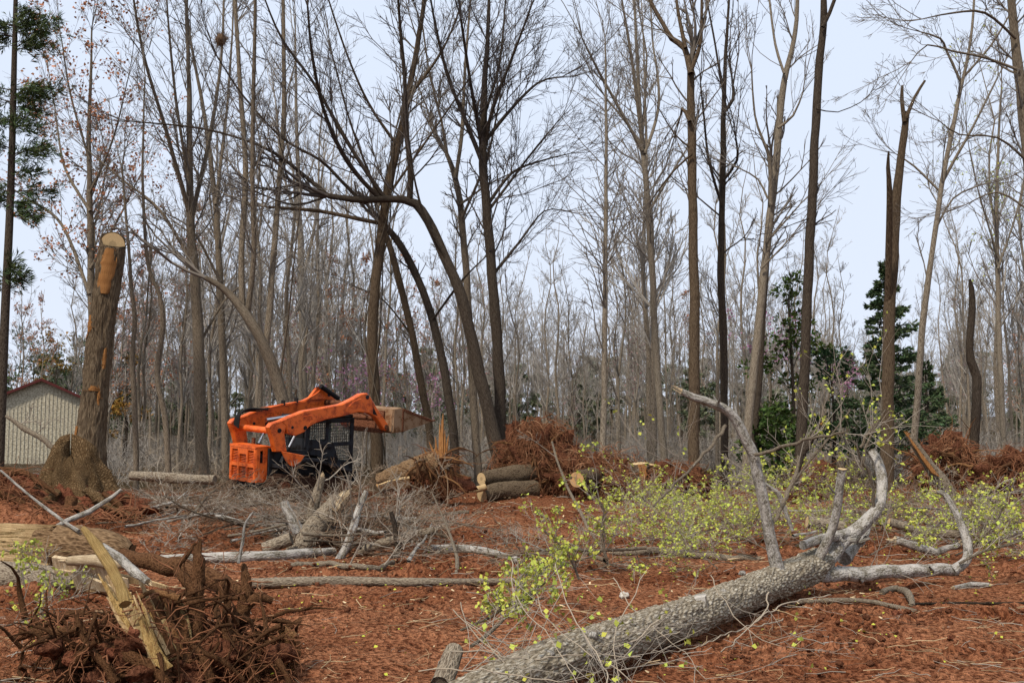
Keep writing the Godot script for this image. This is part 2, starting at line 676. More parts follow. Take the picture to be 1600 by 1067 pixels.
	mat("wood_white", lin(0.76, 0.66, 0.48), 0.8, t_wood, h_fin, 0.4, Vector3(9, 1.4, 1))
	mat("end_grain", lin(0.80, 0.66, 0.46), 0.85, t_end)
	mat("end_orange", lin(0.72, 0.50, 0.30), 0.85, t_end)
	var so := mat("soil", Color.WHITE, 0.96, t_soil, h_soil, 7.0, Vector3(1.1, 1.1, 1.1))
	so.uv1_triplanar = true
	so.uv1_world_triplanar = true
	so.vertex_color_use_as_albedo = true
	so.metallic_specular = 0.0
	var sc := mat("soil_lump", lin(0.24, 0.085, 0.045), 0.96, t_soil, h_soil, 3.0, Vector3(1.6, 1.6, 1.6))
	sc.uv1_triplanar = true
	sc.uv1_world_triplanar = true
	var sd := mat("soil_dark", lin(0.17, 0.066, 0.035), 0.96, t_soil, h_soil, 3.0, Vector3(1.6, 1.6, 1.6))
	sd.uv1_triplanar = true
	sd.uv1_world_triplanar = true
	var cl := mat("clods", Color.WHITE, 0.97, t_soil, h_soil, 1.0, Vector3(4, 4, 4))
	cl.uv1_triplanar = true
	cl.vertex_color_use_as_albedo = true
	var li := mat("litter", Color.WHITE, 0.9)
	li.vertex_color_use_as_albedo = true
	for spec in [["leaf", 0.5], ["leaf_dark", 0.2]]:
		var l := mat(spec[0], Color.WHITE, 0.6)
		l.vertex_color_use_as_albedo = true
		l.backlight_enabled = true
		l.backlight = Color(spec[1], spec[1], spec[1])
		l.cull_mode = BaseMaterial3D.CULL_DISABLED
	# machine
	var dirt := ramp_tex(512, mixed(slow, fine, 0.7, 0.4, -10.0), [0.0, 0.30, 0.52, 1.0], [Color(0.45, 0.32, 0.24), Color(0.78, 0.70, 0.64), Color(0.95, 0.94, 0.93), Color(1, 1, 1)])
	var op := mat("orange_paint", lin(0.80, 0.15, 0.02), 0.38, dirt, h_fin, 0.03, Vector3(0.8, 0.8, 0.8))
	op.uv1_triplanar = true
	op.metallic_specular = 0.5
	var cp := mat("charcoal_paint", lin(0.028, 0.030, 0.035), 0.5, dirt, null, 0.0, Vector3(0.9, 0.9, 0.9))
	cp.uv1_triplanar = true
	mat("black_rubber", lin(0.018, 0.017, 0.017), 0.75)
	var tr := mat("track_rubber", lin(0.075, 0.042, 0.028), 0.9, t_soil, h_soil, 1.0, Vector3(2, 2, 2))
	tr.uv1_triplanar = true
	var st := mat("chrome", lin(0.6, 0.6, 0.6), 0.2)
	st.metallic = 1.0
	var ru := mat("bucket_steel", lin(0.31, 0.20, 0.12), 0.65, dirt, h_fin, 0.2, Vector3(0.7, 0.7, 0.7))
	ru.uv1_triplanar = true
	ru.metallic = 0.15
	var rd := mat("rusty_steel", lin(0.24, 0.095, 0.05), 0.7, t_soil, h_fin, 0.2, Vector3(1.7, 1.7, 1.7))
	rd.uv1_triplanar = true
	var gl := mat("glass", Color(0.75, 0.85, 0.82, 0.12), 0.05)
	gl.transparency = BaseMaterial3D.TRANSPARENCY_ALPHA
	mat("siding", lin(0.70, 0.64, 0.49), 0.7, t_fin, null, 0.0, Vector3(0.3, 0.3, 1))
	mat("roof_metal", lin(0.42, 0.38, 0.40), 0.5, t_fin, null, 0.0, Vector3(0.4, 0.4, 1))
	mat("trim_red", lin(0.10, 0.028, 0.026), 0.6)
	mat("stone", lin(0.70, 0.66, 0.58), 0.85, t_fin, h_fin, 0.4, Vector3(3, 3, 3)).uv1_triplanar = true


func _ready() -> void:
	rng.seed = 20240611
	var cam := Camera3D.new()
	cam.name = "camera"
	cam.position = EYE
	cam.rotation.x = PITCH
	cam.fov = rad_to_deg(2.0 * atan(533.5 / F))
	cam.near = 0.1
	cam.far = 4000.0
	add_child(cam)
	cam.current = true
	var env := Environment.new()
	env.background_mode = Environment.BG_SKY
	var sm := ProceduralSkyMaterial.new()
	sm.sky_top_color = Color(0.715, 0.757, 0.825)
	sm.sky_horizon_color = Color(0.738, 0.768, 0.82)
	sm.sky_curve = 0.2
	sm.ground_bottom_color = Color(0.34, 0.26, 0.22)
	sm.ground_horizon_color = Color(0.62, 0.62, 0.64)
	# thin uneven cloud
	var cn := FastNoiseLite.new()
	cn.seed = 31
	cn.frequency = 0.006
	cn.fractal_octaves = 4
	var ci := cn.get_seamless_image(512, 256, false, false, 0.2, true)
	ci.convert(Image.FORMAT_L8)
	var cb := ci.get_data()
	var cc := PackedByteArray()
	for k in cb.size():
		cc.append_array(PackedByteArray([255, 255, 252, clampi(cb[k] - 110, 0, 255)]))
	sm.sky_cover = ImageTexture.create_from_image(Image.create_from_data(512, 256, false, Image.FORMAT_RGBA8, cc))
	sm.sky_cover_modulate = Color(0.15, 0.15, 0.15)
	var sky := Sky.new()
	sky.sky_material = sm
	env.sky = sky
	env.tonemap_mode = Environment.TONE_MAPPER_LINEAR
	env.tonemap_exposure = 1.58
	env.sdfgi_enabled = true
	env.ssao_enabled = true
	env.ssil_enabled = true
	var we := WorldEnvironment.new()
	we.name = "world_environment"
	we.environment = env
	add_child(we)
	var sun := DirectionalLight3D.new()
	sun.name = "sun"
	sun.light_energy = 0.85
	sun.light_color = Color(1.0, 0.97, 0.92)
	sun.light_angular_distance = 5.0
	sun.shadow_enabled = true
	sun.rotation_degrees = Vector3(-52, -32, 0)
	add_child(sun)

	n1.seed = 4
	n1.frequency = 1.0
	n1.noise_type = FastNoiseLite.TYPE_SIMPLEX_SMOOTH
	n1.fractal_type = FastNoiseLite.FRACTAL_FBM
	n1.fractal_octaves = 3
	n2.seed = 8
	n2.frequency = 1.0
	n2.fractal_type = FastNoiseLite.FRACTAL_NONE
	n2.noise_type = FastNoiseLite.TYPE_SIMPLEX_SMOOTH
	n3.seed = 11
	n3.frequency = 1.0
	n3.noise_type = FastNoiseLite.TYPE_CELLULAR
	n3.cellular_return_type = FastNoiseLite.RETURN_DISTANCE2_SUB
	n3.fractal_type = FastNoiseLite.FRACTAL_NONE
	n4.seed = 15
	n4.frequency = 1.0
	n4.noise_type = FastNoiseLite.TYPE_SIMPLEX_SMOOTH
	n4.fractal_type = FastNoiseLite.FRACTAL_RIDGED
	n4.fractal_octaves = 3
	materials()
	ground()
	shed()
	hero_trees()
	back_wood()
	loader()
	fallen_tree()
	snag_and_root_stump()
	torn_stump()
	logs()
	root_heaps()
	brush()
	leafy_branches()
	small_things()
	label_zones()


# ------------------------------------------------------------------ the ground
func ground() -> void:
	var rows := 640
	var cols := 440
	var P := PackedVector3Array()
	var C := PackedColorArray()
	var D := PackedFloat32Array()
	for i in rows:
		var f := float(i) / (rows - 1)
		D.append(3.2 * exp(f * 3.0) if f < 0.93 else 3.2 * exp(0.93 * 3.0) * pow(1900.0 / (3.2 * exp(0.93 * 3.0)), (f - 0.93) / 0.07))
	for i in rows:
		var d := D[i]
		var half := 5.0 + d * 0.72
		var near := 1.0 - smoothstep(16.0, 34.0, d)
		for j in cols:
			var x := half * (2.0 * j / (cols - 1) - 1.0)
			var z := -d
			var h := ter(x, z)
			var rough := clampf(0.48 + 1.15 * n2.get_noise_2d(x * 0.22 + 5.0, z * 0.42) + 0.35 * n2.get_noise_2d(x * 0.7, z * 1.5), 0.10, 1.35)
			var cl := n3.get_noise_2d(x * 3.2 + 0.35 * n2.get_noise_2d(x * 5.0, z * 5.0), z * 3.2)
			if d < 60.0:
				h += rough * (0.06 * n1.get_noise_2d(x * 2.6, z * 3.4) + 0.04 * (cl + 0.6) + 0.05 * n1.get_noise_2d(x * 8.0, z * 10.0)) * (1.0 if d < 34.0 else 0.4)
				h += 0.012 * near * n2.get_noise_2d(x * 0.8, z * 9.0)
			P.append(Vector3(x, h, z))
			var dry := clampf(0.45 + 0.75 * n1.get_noise_2d(x * 0.45 + 9.0, z * 0.9) - 0.35 * (rough - 0.5), 0.0, 1.0)
			var clay := Color(0.29, 0.105, 0.05).lerp(Color(0.55, 0.235, 0.118), dry * (0.25 + 0.75 * near))
			var litter := Color(0.20, 0.135, 0.082).lerp(Color(0.13, 0.10, 0.06), clampf(0.5 + n1.get_noise_2d(x * 0.3, z * 0.3), 0.0, 1.0))
			var k := smoothstep(29.0, 33.0, d + 3.0 * n2.get_noise_2d(x * 0.25, z * 0.25))
			C.append(clay.lerp(litter, k))
	var m := MB.new()
	surf(m, P, rows, cols, false)
	m.uv.clear()
	m.c = C
	var g := single("ground", "red clay ground of the clearing running back into brown leaf litter", "", m, M.soil, Vector3.ZERO, "", "structure")
	# loose clods, countless
	var cm := MB.new()
	blob(cm, Vector3.ZERO, Vector3(1, 0.7, 0.9), 6, 8, 0.55, 1.4)
	var W := []
	var T := []
	for k in 12000:
		var d := 5.0 * pow(5.6, rng.randf())
		var x := rng.randf_range(-1.0, 1.0) * (1.5 + d * 0.55)
		var s := 0.007 + 0.03 * pow(rng.randf(), 4.0) * (0.4 + d / 16.0)
		var z := -d
		var rg := 0.48 + 1.15 * n2.get_noise_2d(x * 0.22 + 5.0, z * 0.42) + 0.35 * n2.get_noise_2d(x * 0.7, z * 1.5)
		if rng.randf() > rg * 0.9:
			continue
		W.append(Transform3D(Basis.from_euler(Vector3(rng.randf() * 6, rng.randf() * 6, rng.randf() * 6)).scaled(Vector3(s, s * 0.8, s)), Vector3(x, ter(x, z) + 0.022 * clampf(rg, 0.1, 1.3) + s * 0.2, z)))
		var g2 := rng.randf_range(0.75, 1.3)
		T.append(Color(0.34 * g2, 0.135 * g2, 0.07 * g2))
	swarm("clay_clods", "loose clods of red clay strewn over the bare ground", cm.bake(), M.clods, W, T)
	# fibres and snapped twigs lying about
	var fm := MB.new()
	twig(fm, PackedVector3Array([Vector3(-0.5, 0, 0), Vector3(-0.15, 0.03, 0.05), Vector3(0.2, 0.0, 0.03), Vector3(0.5, 0.05, -0.06)]), 0.014, 0.008)
	W = []
	T = []
	for k in 4200:
		var d := 5.2 * pow(6.0, rng.randf())
		var x := rng.randf_range(-1.0, 1.0) * (1.0 + d * 0.5)
		var l := rng.randf_range(0.06, 0.34) * (0.7 + d * 0.03)
		W.append(Transform3D(Basis.from_euler(Vector3(rng.randf_range(-0.2, 0.2), rng.randf() * TAU, rng.randf_range(-0.25, 0.25))).scaled_local(Vector3(l, l, l)), Vector3(x, ter(x, -d) + 0.03, -d)))
		var q := rng.randf()
		var g2 := rng.randf_range(0.7, 1.2)
		T.append(Color(0.42 * g2, 0.30 * g2, 0.17 * g2) if q < 0.35 else (Color(0.16 * g2, 0.08 * g2, 0.045 * g2) if q < 0.75 else Color(0.30 * g2, 0.26 * g2, 0.21 * g2)))
	swarm("twig_litter", "snapped twigs and root fibres scattered over the clay", fm.bake(), M.litter, W, T)

	# pale chips and small dropped leaves
	var hm := MB.new()
	shard(hm, Vector3(-0.5, 0, 0), Vector3(0.5, 0.05, 0.1), Vector3(0, 0.02, 0.2), 0.07, 0.4)
	W = []
	T = []
	for k in 620:
		var c: Array = [[262.0, 1040.0, 160.0, 40.0], [150.0, 900.0, 160.0, 30.0], [500.0, 870.0, 160.0, 40.0], [760.0, 795.0, 170.0, 25.0], [1000.0, 800.0, 140.0, 25.0], [1280.0, 940.0, 260.0, 60.0], [700.0, 930.0, 400.0, 110.0]][k % 7]
		var p := on_ground(c[0] + c[2] * rng.randfn() * 0.6, minf(1100.0, maxf(780.0, c[1] + c[3] * rng.randfn() * 0.6)))
		var s := rng.randf_range(0.02, 0.055) * (0.6 - p.z * 0.035)
		W.append(Transform3D(Basis.from_euler(Vector3(rng.randf_range(-0.5, 0.5), rng.randf() * TAU, rng.randf_range(-0.4, 0.4))).scaled_local(Vector3(s, s, s)), p + Vector3(0, 0.035, 0)))
		var g2 := rng.randf_range(0.55, 1.1)
		T.append(Color(0.62 * g2, 0.47 * g2, 0.28 * g2))
	swarm("wood_chips", "small pale wood chips strewn round the stumps and logs", hm.bake(), M.litter, W, T)
	var lm := MB.new()
	leaf(lm, Vector3.ZERO, Vector3(1, 0.2, 0), 1.0, Color.WHITE)
	lm.c.clear()
	W = []
	T = []
	for k in 420:
		var p := on_ground(rng.randf_range(420.0, 1640.0), lerpf(1080.0, 840.0, sqrt(rng.randf())))
		var s := rng.randf_range(0.018, 0.036)
		W.append(Transform3D(Basis.from_euler(Vector3(rng.randf_range(-0.6, 0.6), rng.randf() * TAU, rng.randf_range(-0.6, 0.6))).scaled(Vector3(s, s, s)), p + Vector3(0, 0.04, 0)))
		var g2 := rng.randf_range(0.6, 1.1)
		T.append(Color(0.44 * g2, 0.46 * g2, 0.06 * g2))
	swarm("dropped_leaves", "small yellow-green leaves dropped on the clay", lm.bake(), M.leaf, W, T)


func shed() -> void:
	var t := thing("metal_shed", "cream metal shed with dark red roof trim behind the tall cut trunk", "shed", at(58, 745, 58.0))
	t.position.y = 0.9
	t.rotation.y = 0.42
	var w := 2.1
	var eave := 2.55
	var top := 3.5
	var l := 9.0
	var g := MB.new()
	# gable wall, ribbed sheet standing on the ground: facing +Z
	var ribs := 22
	for k in ribs:
		var xa := -w + 2 * w * k / ribs
		var xb := -w + 2 * w * (k + 1) / ribs
		var ya := eave + (top - eave) * (1.0 - absf(xa) / w)
		var yb := eave + (top - eave) * (1.0 - absf(xb) / w)
		var xm := xa + (xb - xa) * 0.22
		var ym := lerpf(ya, yb, 0.22)
		face(g, PackedVector3Array([Vector3(xa, -1, 0.03), Vector3(xm, -1, 0.03), Vector3(xm, ym, 0.03), Vector3(xa, ya, 0.03)]), Vector3.BACK)
		face(g, PackedVector3Array([Vector3(xm, -1, 0), Vector3(xb, -1, 0), Vector3(xb, yb, 0), Vector3(xm, ym, 0)]), Vector3.BACK)
		face(g, PackedVector3Array([Vector3(xm, -1, 0), Vector3(xm, ym, 0), Vector3(xm, ym, 0.03), Vector3(xm, -1, 0.03)]), Vector3.RIGHT)
		face(g, PackedVector3Array([Vector3(xa, -1, 0), Vector3(xa, ya, 0), Vector3(xa, ya, 0.03), Vector3(xa, -1, 0.03)]), Vector3.LEFT)
	part(t, "gable_wall", g, M.siding)
	for s in [-1.0, 1.0]:
		var sw := MB.new()
		box(sw, Vector3(s * w - 0.05, -1, -l), Vector3(s * w + 0.05, eave, 0.0), 0.01)
		part(t, "side_wall", sw, M.siding)
		var r := MB.new()
		var e := Vector2(s * (w + 0.2), eave - 0.08)
		var p := Vector2(0, top + 0.02)
		prism(r, PackedVector2Array([e, p, p + Vector2(0, 0.07), e + Vector2(0, 0.07)]), -l, 0.25, 0.005)
		part(t, "roof", r, M.roof_metal)
		var tm := MB.new()
		prism(tm, PackedVector2Array([e + Vector2(0, -0.05), p + Vector2(0, -0.05), p + Vector2(0, 0.10), e + Vector2(0, 0.10)]), 0.255, 0.30, 0.005)
		part(t, "roof_trim", tm, M.trim_red)
	var bw := MB.new()
	box(bw, Vector3(-w, -1, -l - 0.1), Vector3(w, eave, -l), 0.01)
	part(t, "back_wall", bw, M.siding)


# ------------------------------------------------------------------ trees
func tree(called: String, label: String, d: float, bark: Material, tw: Material, stems: Array, o: Dictionary) -> Node3D:
	var p0 := pts(stems[0])
	var base := at(p0[0].x, p0[0].y, d)
	base.y = ter(base.x, -d) - 0.1
	var t := thing(called, label, "tree", base)
	var crown := MB.new()
	var tips := PackedVector3Array()
	var par := {"up": o.get("up", 0.25), "wig": o.get("wig", 0.10), "n": o.get("n", [0, 4, 5, 6]), "ang": o.get("ang", 0.62), "ratio": o.get("ratio", 0.5), "rmin": o.get("rmin", 0.006)}
	var lev: int = o.get("lev", 2)
	var y0: float = o.get("y0", 1e9)
	var dens: float = o.get("dens", 1.0)
	var ln: float = o.get("len", 2.6)
	for k in stems.size():
		var q := pts(stems[k])
		var c := PackedVector3Array()
		var r := PackedFloat32Array()
		var zs := 0.0
		var zr := rng.randf_range(-0.5, 0.5) if k > 0 else rng.randf_range(-0.03, 0.03)
		var start := d
		if k > 0 and q[0].z < 0.0:
			start = d
		for e in q.size():
			var w := at(q[e].x, q[e].y, start)
			if e > 0:
				zs += zr * w.distance_to(at(q[e - 1].x, q[e - 1].y, start)) + rng.randfn() * 0.05
			c.append(at(q[e].x, q[e].y, start + zs) - base)
			r.append(absf(q[e].z) * (0.36 if k == 0 else 0.40) * (start + zs) / F)
		if k == 0 and c[0].y > 0.1:
			var low := Vector3(c[0].x * 0.5, -0.1, 0)
			c.insert(0, low)
			r.insert(0, r[0] * 1.25)
		var sp := spline(c, r, 0.35)
		var P: PackedVector3Array = sp[0]
		var R: PackedFloat32Array = sp[1]
		var m := MB.new()
		var big: float = R[0]
		var sides := 14 if big > 0.18 else (9 if big > 0.08 else 6)
		for e in P.size():
			R[e] *= 1.0 + 0.07 * n2.get_noise_3d(P[e].x * 2.0, P[e].y * 1.6, k * 9.0)
			if k > 0 or e > 2:
				P[e] += Vector3(n2.get_noise_2d(P[e].y * 0.7, k * 5.0 + d), 0, n2.get_noise_2d(P[e].y * 0.7, k * 5.0 + d + 40.0)) * big * 0.10
		tube(m, P, R, sides, maxf(1.0, roundf(big * TAU * 2.0)), 0.4)
		if o.get("open", false) and k == 0:
			pass
		part(t, "trunk" if k == 0 else "limb", m, bark)
		# shoots along the stem
		var run := 0.0
		for e in range(1, P.size()):
			run += P[e].distance_to(P[e - 1])
		var nsh := int(run * dens * (2.5 if k > 0 else 1.5))
		for s in nsh:
			var f := rng.randf_range(0.15, 1.0)
			var e := clampi(int(f * (P.size() - 1)), 1, P.size() - 1)
			var wp := P[e] + base
			var py := 677.0 - (wp.y - 1.6) * F / d
			if py > y0:
				continue
			var ax := (P[e] - P[e - 1]).normalized()
			var side := rnd_dir()
			side = (side - ax * side.dot(ax)).normalized()
			var an: float = par.ang * rng.randf_range(0.75, 1.5)
			var nd := (ax * cos(an) + side * sin(an)).normalized()
			grow(crown, P[e], nd, ln * rng.randf_range(0.5, 1.2) * (1.1 - 0.45 * f), clampf(R[e] * 0.35, 0.009, 0.035), lev, par, tips)
		# leader beyond the traced end
		if not o.get("snapped", false) and R[R.size() - 1] > 0.0:
			var e := P.size() - 1
			for s in 3:
				grow(crown, P[e], ((P[e] - P[e - 1]).normalized() + rnd_dir() * 0.25).normalized(), ln * rng.randf_range(0.8, 1.3), maxf(R[e] * 0.8, 0.012), lev, par, tips)
	if crown.v.size():
		part(t, "crown", crown, tw)
	if o.has("leaf"):
		var lf: Array = o.leaf
		part(t, "leaves", leaves_on(tips, lf[0], lf[1], lf[2], lf[3], lf[4]), M.leaf)
	return t


func hero_trees() -> void:
	var far := {"lev": 2, "n": [0, 4, 5], "len": 2.6, "dens": 1.0, "y0": 560.0}
	tree("oak_tree", "grey oak with rust-coloured dead leaves behind the tall cut trunk", 38.0, M.bark_grey, M.twig_grey, ["141,700,17 143,560,16 141,400,15 139,290,12 138,215,10 141,120,6 143,40,3", "139,460,8 95,350,6 40,310,4 5,285,2", "140,330,7 100,260,5 85,170,3 75,110,2", "140,300,6 175,220,4 200,120,2", "140,420,6 185,340,4 220,270,2", "139,250,5 110,150,4 95,60,2"], {"lev": 2, "n": [0, 4, 5], "len": 2.4, "dens": 1.1, "y0": 520.0, "leaf": [0.6, 2, 0.11, Color(0.40, 0.17, 0.085), 0.18]})
	tree("bare_tree", "thick grey tree splitting into steep stems, rising behind the short log and brush", 33.0, M.bark_grey, M.twig_grey, ["316,730,27 312,640,25 308,500,23 301,400,20 297,330,17 296,220,13 294,100,9 290,-20,6", "300,350,11 262,215,8 225,90,6 205,-20,4", "300,335,10 328,210,8 345,90,6 350,-20,4", "304,420,8 250,330,6 190,280,4 130,230,2", "297,300,8 275,160,6 262,30,4 258,-30,3", "310,540,6 350,470,4 385,440,2"], far)
	tree("bare_tree", "dark upright tree with one straight stem next to the thick grey tree", 36.0, M.bark_grey, M.twig_grey, ["352,720,17 349,600,16 345,480,15 340,380,14 334,300,12 320,190,9 300,80,6 285,-20,4", "336,320,8 352,190,6 362,60,4 365,-20,3", "343,440,6 300,360,4 250,330,2"], far)
	tree("forked_tree", "leaning tree forked into three stems above the orange loader, its stub broken", 29.0, M.bark_grey, M.twig_grey, ["443,650,28 437,610,27 424,570,26 408,530,24 390,500,22 368,470,18 345,448,14 320,434,12", "378,476,13 377,400,12 383,260,11 374,130,9 366,-20,7", "386,492,12 396,400,10 394,280,9 396,120,8 399,-20,6", "416,540,13 424,440,12 434,310,11 443,170,9 442,-20,7", "435,600,5 447,520,4 460,400,3 470,310,2"], {"lev": 2, "n": [0, 4, 4], "len": 2.2, "dens": 0.75, "y0": 470.0})
	tree("vine_tree", "twisted brown trunk wrapped in thin vines, directly behind the loader arm", 31.0, M.bark_brown, M.twig_grey, ["588,690,26 584,600,24 582,520,22 588,430,22 597,360,22 604,310,20 620,230,17 640,140,14 655,50,11 668,-30,8", "640,150,8 690,80,5 720,10,3", "622,230,7 575,160,5 540,80,4 510,-10,3", "600,350,10 560,342,9 500,330,8 455,326,7 415,323,5", "600,330,6 550,200,4 520,90,3", "610,300,6 680,200,4 735,120,3"], {"lev": 2, "n": [0, 4, 5], "len": 2.6, "dens": 1.1, "y0": 400.0})
	# thin vines winding up the brown trunk
	for v in 4:
		var vm := MB.new()
		var line := spline(PackedVector3Array([at(588, 745, 31.0), at(584, 600, 31.0), at(582, 520, 31.0), at(588, 430, 31.0), at(597, 360, 31.0), at(604, 310, 31.0), at(620, 230, 31.0), at(640, 140, 31.0)]), PackedFloat32Array([0.27, 0.235, 0.215, 0.20, 0.195, 0.18, 0.15, 0.125]), 0.12)
		for k in line[0].size():
			var an: float = v * 1.7 + k * 0.12 * (1.0 if v % 2 else -0.7)
			line[0][k] += Vector3(cos(an), 0, sin(an)) * line[1][k] * 1.04
			line[1][k] = 0.018
		tube(vm, line[0], line[1], 5, 1.0, 2.0)
		var vine: MeshInstance3D = part(get_child(get_child_count() - 1), "vine", vm, M.bark_grey)
		vine.position = -vine.get_parent().position
	tree("arched_tree", "dark arched trunk whose long boughs sweep level above the loader", 30.0, M.bark_dark, M.twig_dark, ["783,735,34 772,680,31 752,600,28 735,520,26 715,450,24 690,390,22 668,345,21 648,318,20 630,312,18 600,311,16 560,312,14 512,306,12", "640,316,13 641,260,12 634,200,10 632,120,8 625,40,6 620,-30,4", "515,308,10 470,270,8 430,240,7 380,218,5 310,200,4 210,190,3", "560,310,8 535,285,7 500,250,6 440,215,5 380,150,4 340,90,3", "600,308,9 560,250,8 530,200,8 490,130,6 440,60,5 410,-10,3", "592,308,10 568,285,9 535,240,9 505,170,7 488,90,6 480,10,4", "512,306,6 460,320,4 400,300,3", "700,410,6 660,330,5 640,240,3"], {"lev": 2, "n": [0, 4, 5], "len": 2.5, "dens": 1.15, "y0": 330.0})
	tree("bare_tree", "dark slim trunk leaning into the arched tree, to the loader bucket's side", 32.0, M.bark_dark, M.twig_dark, ["712,735,20 706,660,20 692,570,19 676,500,18 655,440,17 632,395,16 612,365,15 596,348,13", "676,500,5 720,440,4 760,400,2"], {"lev": 1, "len": 1.2, "dens": 0.4, "y0": 560.0, "n": [0, 4]})
	tree("bare_tree", "slender dark trunk leaning away behind the loader bucket", 34.0, M.bark_brown, M.twig_grey, ["672,680,17 660,610,17 645,530,16 628,455,15 612,395,14 600,360,13", "640,520,4 600,470,3 560,450,2"], {"lev": 1, "len": 1.2, "dens": 0.4, "y0": 560.0, "n": [0, 4]})
	tree("bare_tree", "tall dark upright trunk with a wide fan of fine twigs above the root mound", 31.0, M.bark_dark, M.twig_dark, ["784,735,26 782,640,25 776,520,24 768,420,22 760,320,20 754,240,18 757,150,14 762,50,9 765,-30,6", "756,260,11 728,190,9 700,120,7 680,40,5 670,-20,3", "756,235,10 770,170,8 800,90,6 830,10,4", "755,225,9 790,180,7 840,130,5 878,120,3", "762,320,8 800,270,6 850,250,4 890,240,2", "766,325,7 785,300,6 830,240,4 880,180,2", "755,240,9 735,130,7 720,30,5", "770,430,7 810,380,5 850,330,3 885,330,2", "757,180,7 780,100,5 790,0,3"], {"lev": 2, "n": [0, 5, 6], "len": 2.6, "dens": 1.3, "y0": 440.0})
	tree("bare_tree", "mottled grey trunk with a broken stub beside the tall dark upright trunk", 33.0, M.bark_grey, M.twig_grey, ["747,740,18 742,660,18 737,580,17 731,470,16 725,380,15 718,310,14 708,265,12 698,240,9", "712,280,9 722,200,8 727,100,6 735,0,4", "722,340,6 760,250,5 780,160,3", "700,250,6 690,190,5 672,120,4 660,40,3", "718,320,6 760,290,4 800,270,2"], {"lev": 2, "n": [0, 4, 5], "len": 2.2, "dens": 1.0, "y0": 430.0})
	tree("young_poplar", "pale straight poplar with an even cone of thin branches over the cut stump", 30.0, M.bark_pale, M.twig_grey, ["941,735,15 944,640,14 945,520,12 946,400,10 947,280,8 947,160,6 946,60,3"], {"lev": 2, "n": [0, 3, 4], "len": 2.6, "dens": 3.0, "y0": 560.0, "ang": 0.75})
	tree("bare_tree", "mossy grey tree with a narrow forked top, first right of the pale straight poplar", 35.0, M.bark_pale, M.twig_grey, ["1040,740,17 1032,640,16 1024,520,15 1018,400,14 1010,290,13 1004,225,11 998,130,8 990,-20,5", "1004,235,8 968,170,6 935,110,5 910,60,3", "1004,225,9 990,110,7 970,-10,4", "1008,240,7 1030,160,6 1020,60,4 1015,-20,3", "1014,330,6 1050,270,4 1072,235,3", "1004,230,6 985,200,5 945,150,3"], {"lev": 2, "n": [0, 4, 4], "len": 2.4, "dens": 0.9, "y0": 480.0})
	tree("bare_tree", "stout brown trunk with a dead hooked stub and wide fork high up", 30.0, M.bark_brown, M.twig_grey, ["1084,735,25 1085,600,24 1085,480,22 1083,360,20 1081,240,19 1080,150,17 1079,105,15", "1080,115,13 1070,75,12 1050,60,11 1035,35,9 1018,5,8 1010,-20,6", "1080,110,10 1095,65,8 1097,0,6 1098,-20,5", "1078,190,8 1072,175,8 1066,170,6 1064,180,4", "1072,75,9 1060,20,7 1055,-20,5", "1078,230,4 1055,210,3 1030,170,2", "1082,240,5 1050,270,4 1020,310,3"], {"lev": 2, "n": [0, 3, 4], "len": 2.2, "dens": 0.55, "y0": 420.0})
	tree("bare_tree", "dark wavy trunk with a short side stub, next to the stout brown trunk", 32.0, M.bark_dark, M.twig_dark, ["1133,750,17 1132,640,17 1131,520,17 1127,430,16 1128,340,14 1131,250,13 1131,170,11 1134,90,8 1138,30,6 1140,-20,5", "1132,175,8 1146,155,7 1146,135,6", "1128,320,6 1108,250,5 1100,180,4 1095,130,3", "1132,280,6 1152,250,5 1150,215,4", "1131,150,5 1118,70,4 1105,0,3"], {"lev": 2, "n": [0, 3, 4], "len": 2.2, "dens": 0.7, "y0": 400.0})
	tree("bare_tree", "grey tree with long sinuous main stem just before the straight black trunk", 31.0, M.bark_pale, M.twig_grey, ["1166,740,19 1172,640,19 1184,530,18 1194,430,18 1204,340,18 1213,260,17 1219,180,16 1230,110,13 1243,50,10 1248,-20,8", "1205,320,9 1203,250,8 1195,225,6 1180,180,4 1175,110,3", "1226,115,6 1212,70,5 1203,0,4", "1216,200,6 1240,180,5 1255,145,3", "1200,310,5 1185,280,4 1160,265,3", "1206,370,5 1250,320,3", "1190,420,4 1230,378,3"], {"lev": 2, "n": [0, 4, 4], "len": 2.0, "dens": 0.75, "y0": 440.0})
	tree("bare_tree", "dark second stem close behind the grey sinuous tree", 33.0, M.bark_dark, M.twig_dark, ["1178,700,16 1186,600,15 1192,500,14 1198,420,12 1203,330,10 1206,250,8"], {"lev": 2, "n": [0, 3, 3], "len": 1.6, "dens": 0.5, "y0": 420.0})
	tree("black_trunk_tree", "straight nearly black trunk, tallest and cleanest of all, forked at the top", 28.0, M.bark_dark, M.twig_dark, ["1252,745,24 1255,640,23 1259,540,22 1264,420,21 1270,300,20 1275,200,19 1280,110,18 1287,40,16 1288,-30,12", "1286,42,9 1297,20,9 1308,-10,8", "1276,170,3 1310,175,2 1345,160,2", "1268,340,3 1240,350,2"], {"lev": 2, "n": [0, 3, 4], "len": 1.2, "dens": 0.18, "y0": 380.0})
	tree("snapped_tree", "snapped brown trunk with torn forked top and a split slab at its side", 27.0, M.bark_brown, M.twig_grey, ["1386,745,30 1388,620,27 1390,500,25 1396,400,23 1402,310,20 1408,250,17 1414,200,15 1416,175,14", "1414,190,10 1410,155,9 1411,133,5", "1416,185,9 1430,152,7 1446,126,5", "1388,470,14 1390,380,13 1391,300,11 1388,262,8 1389,236,3"], {"lev": 2, "n": [0, 3, 4], "len": 1.4, "dens": 0.0, "snapped": true})
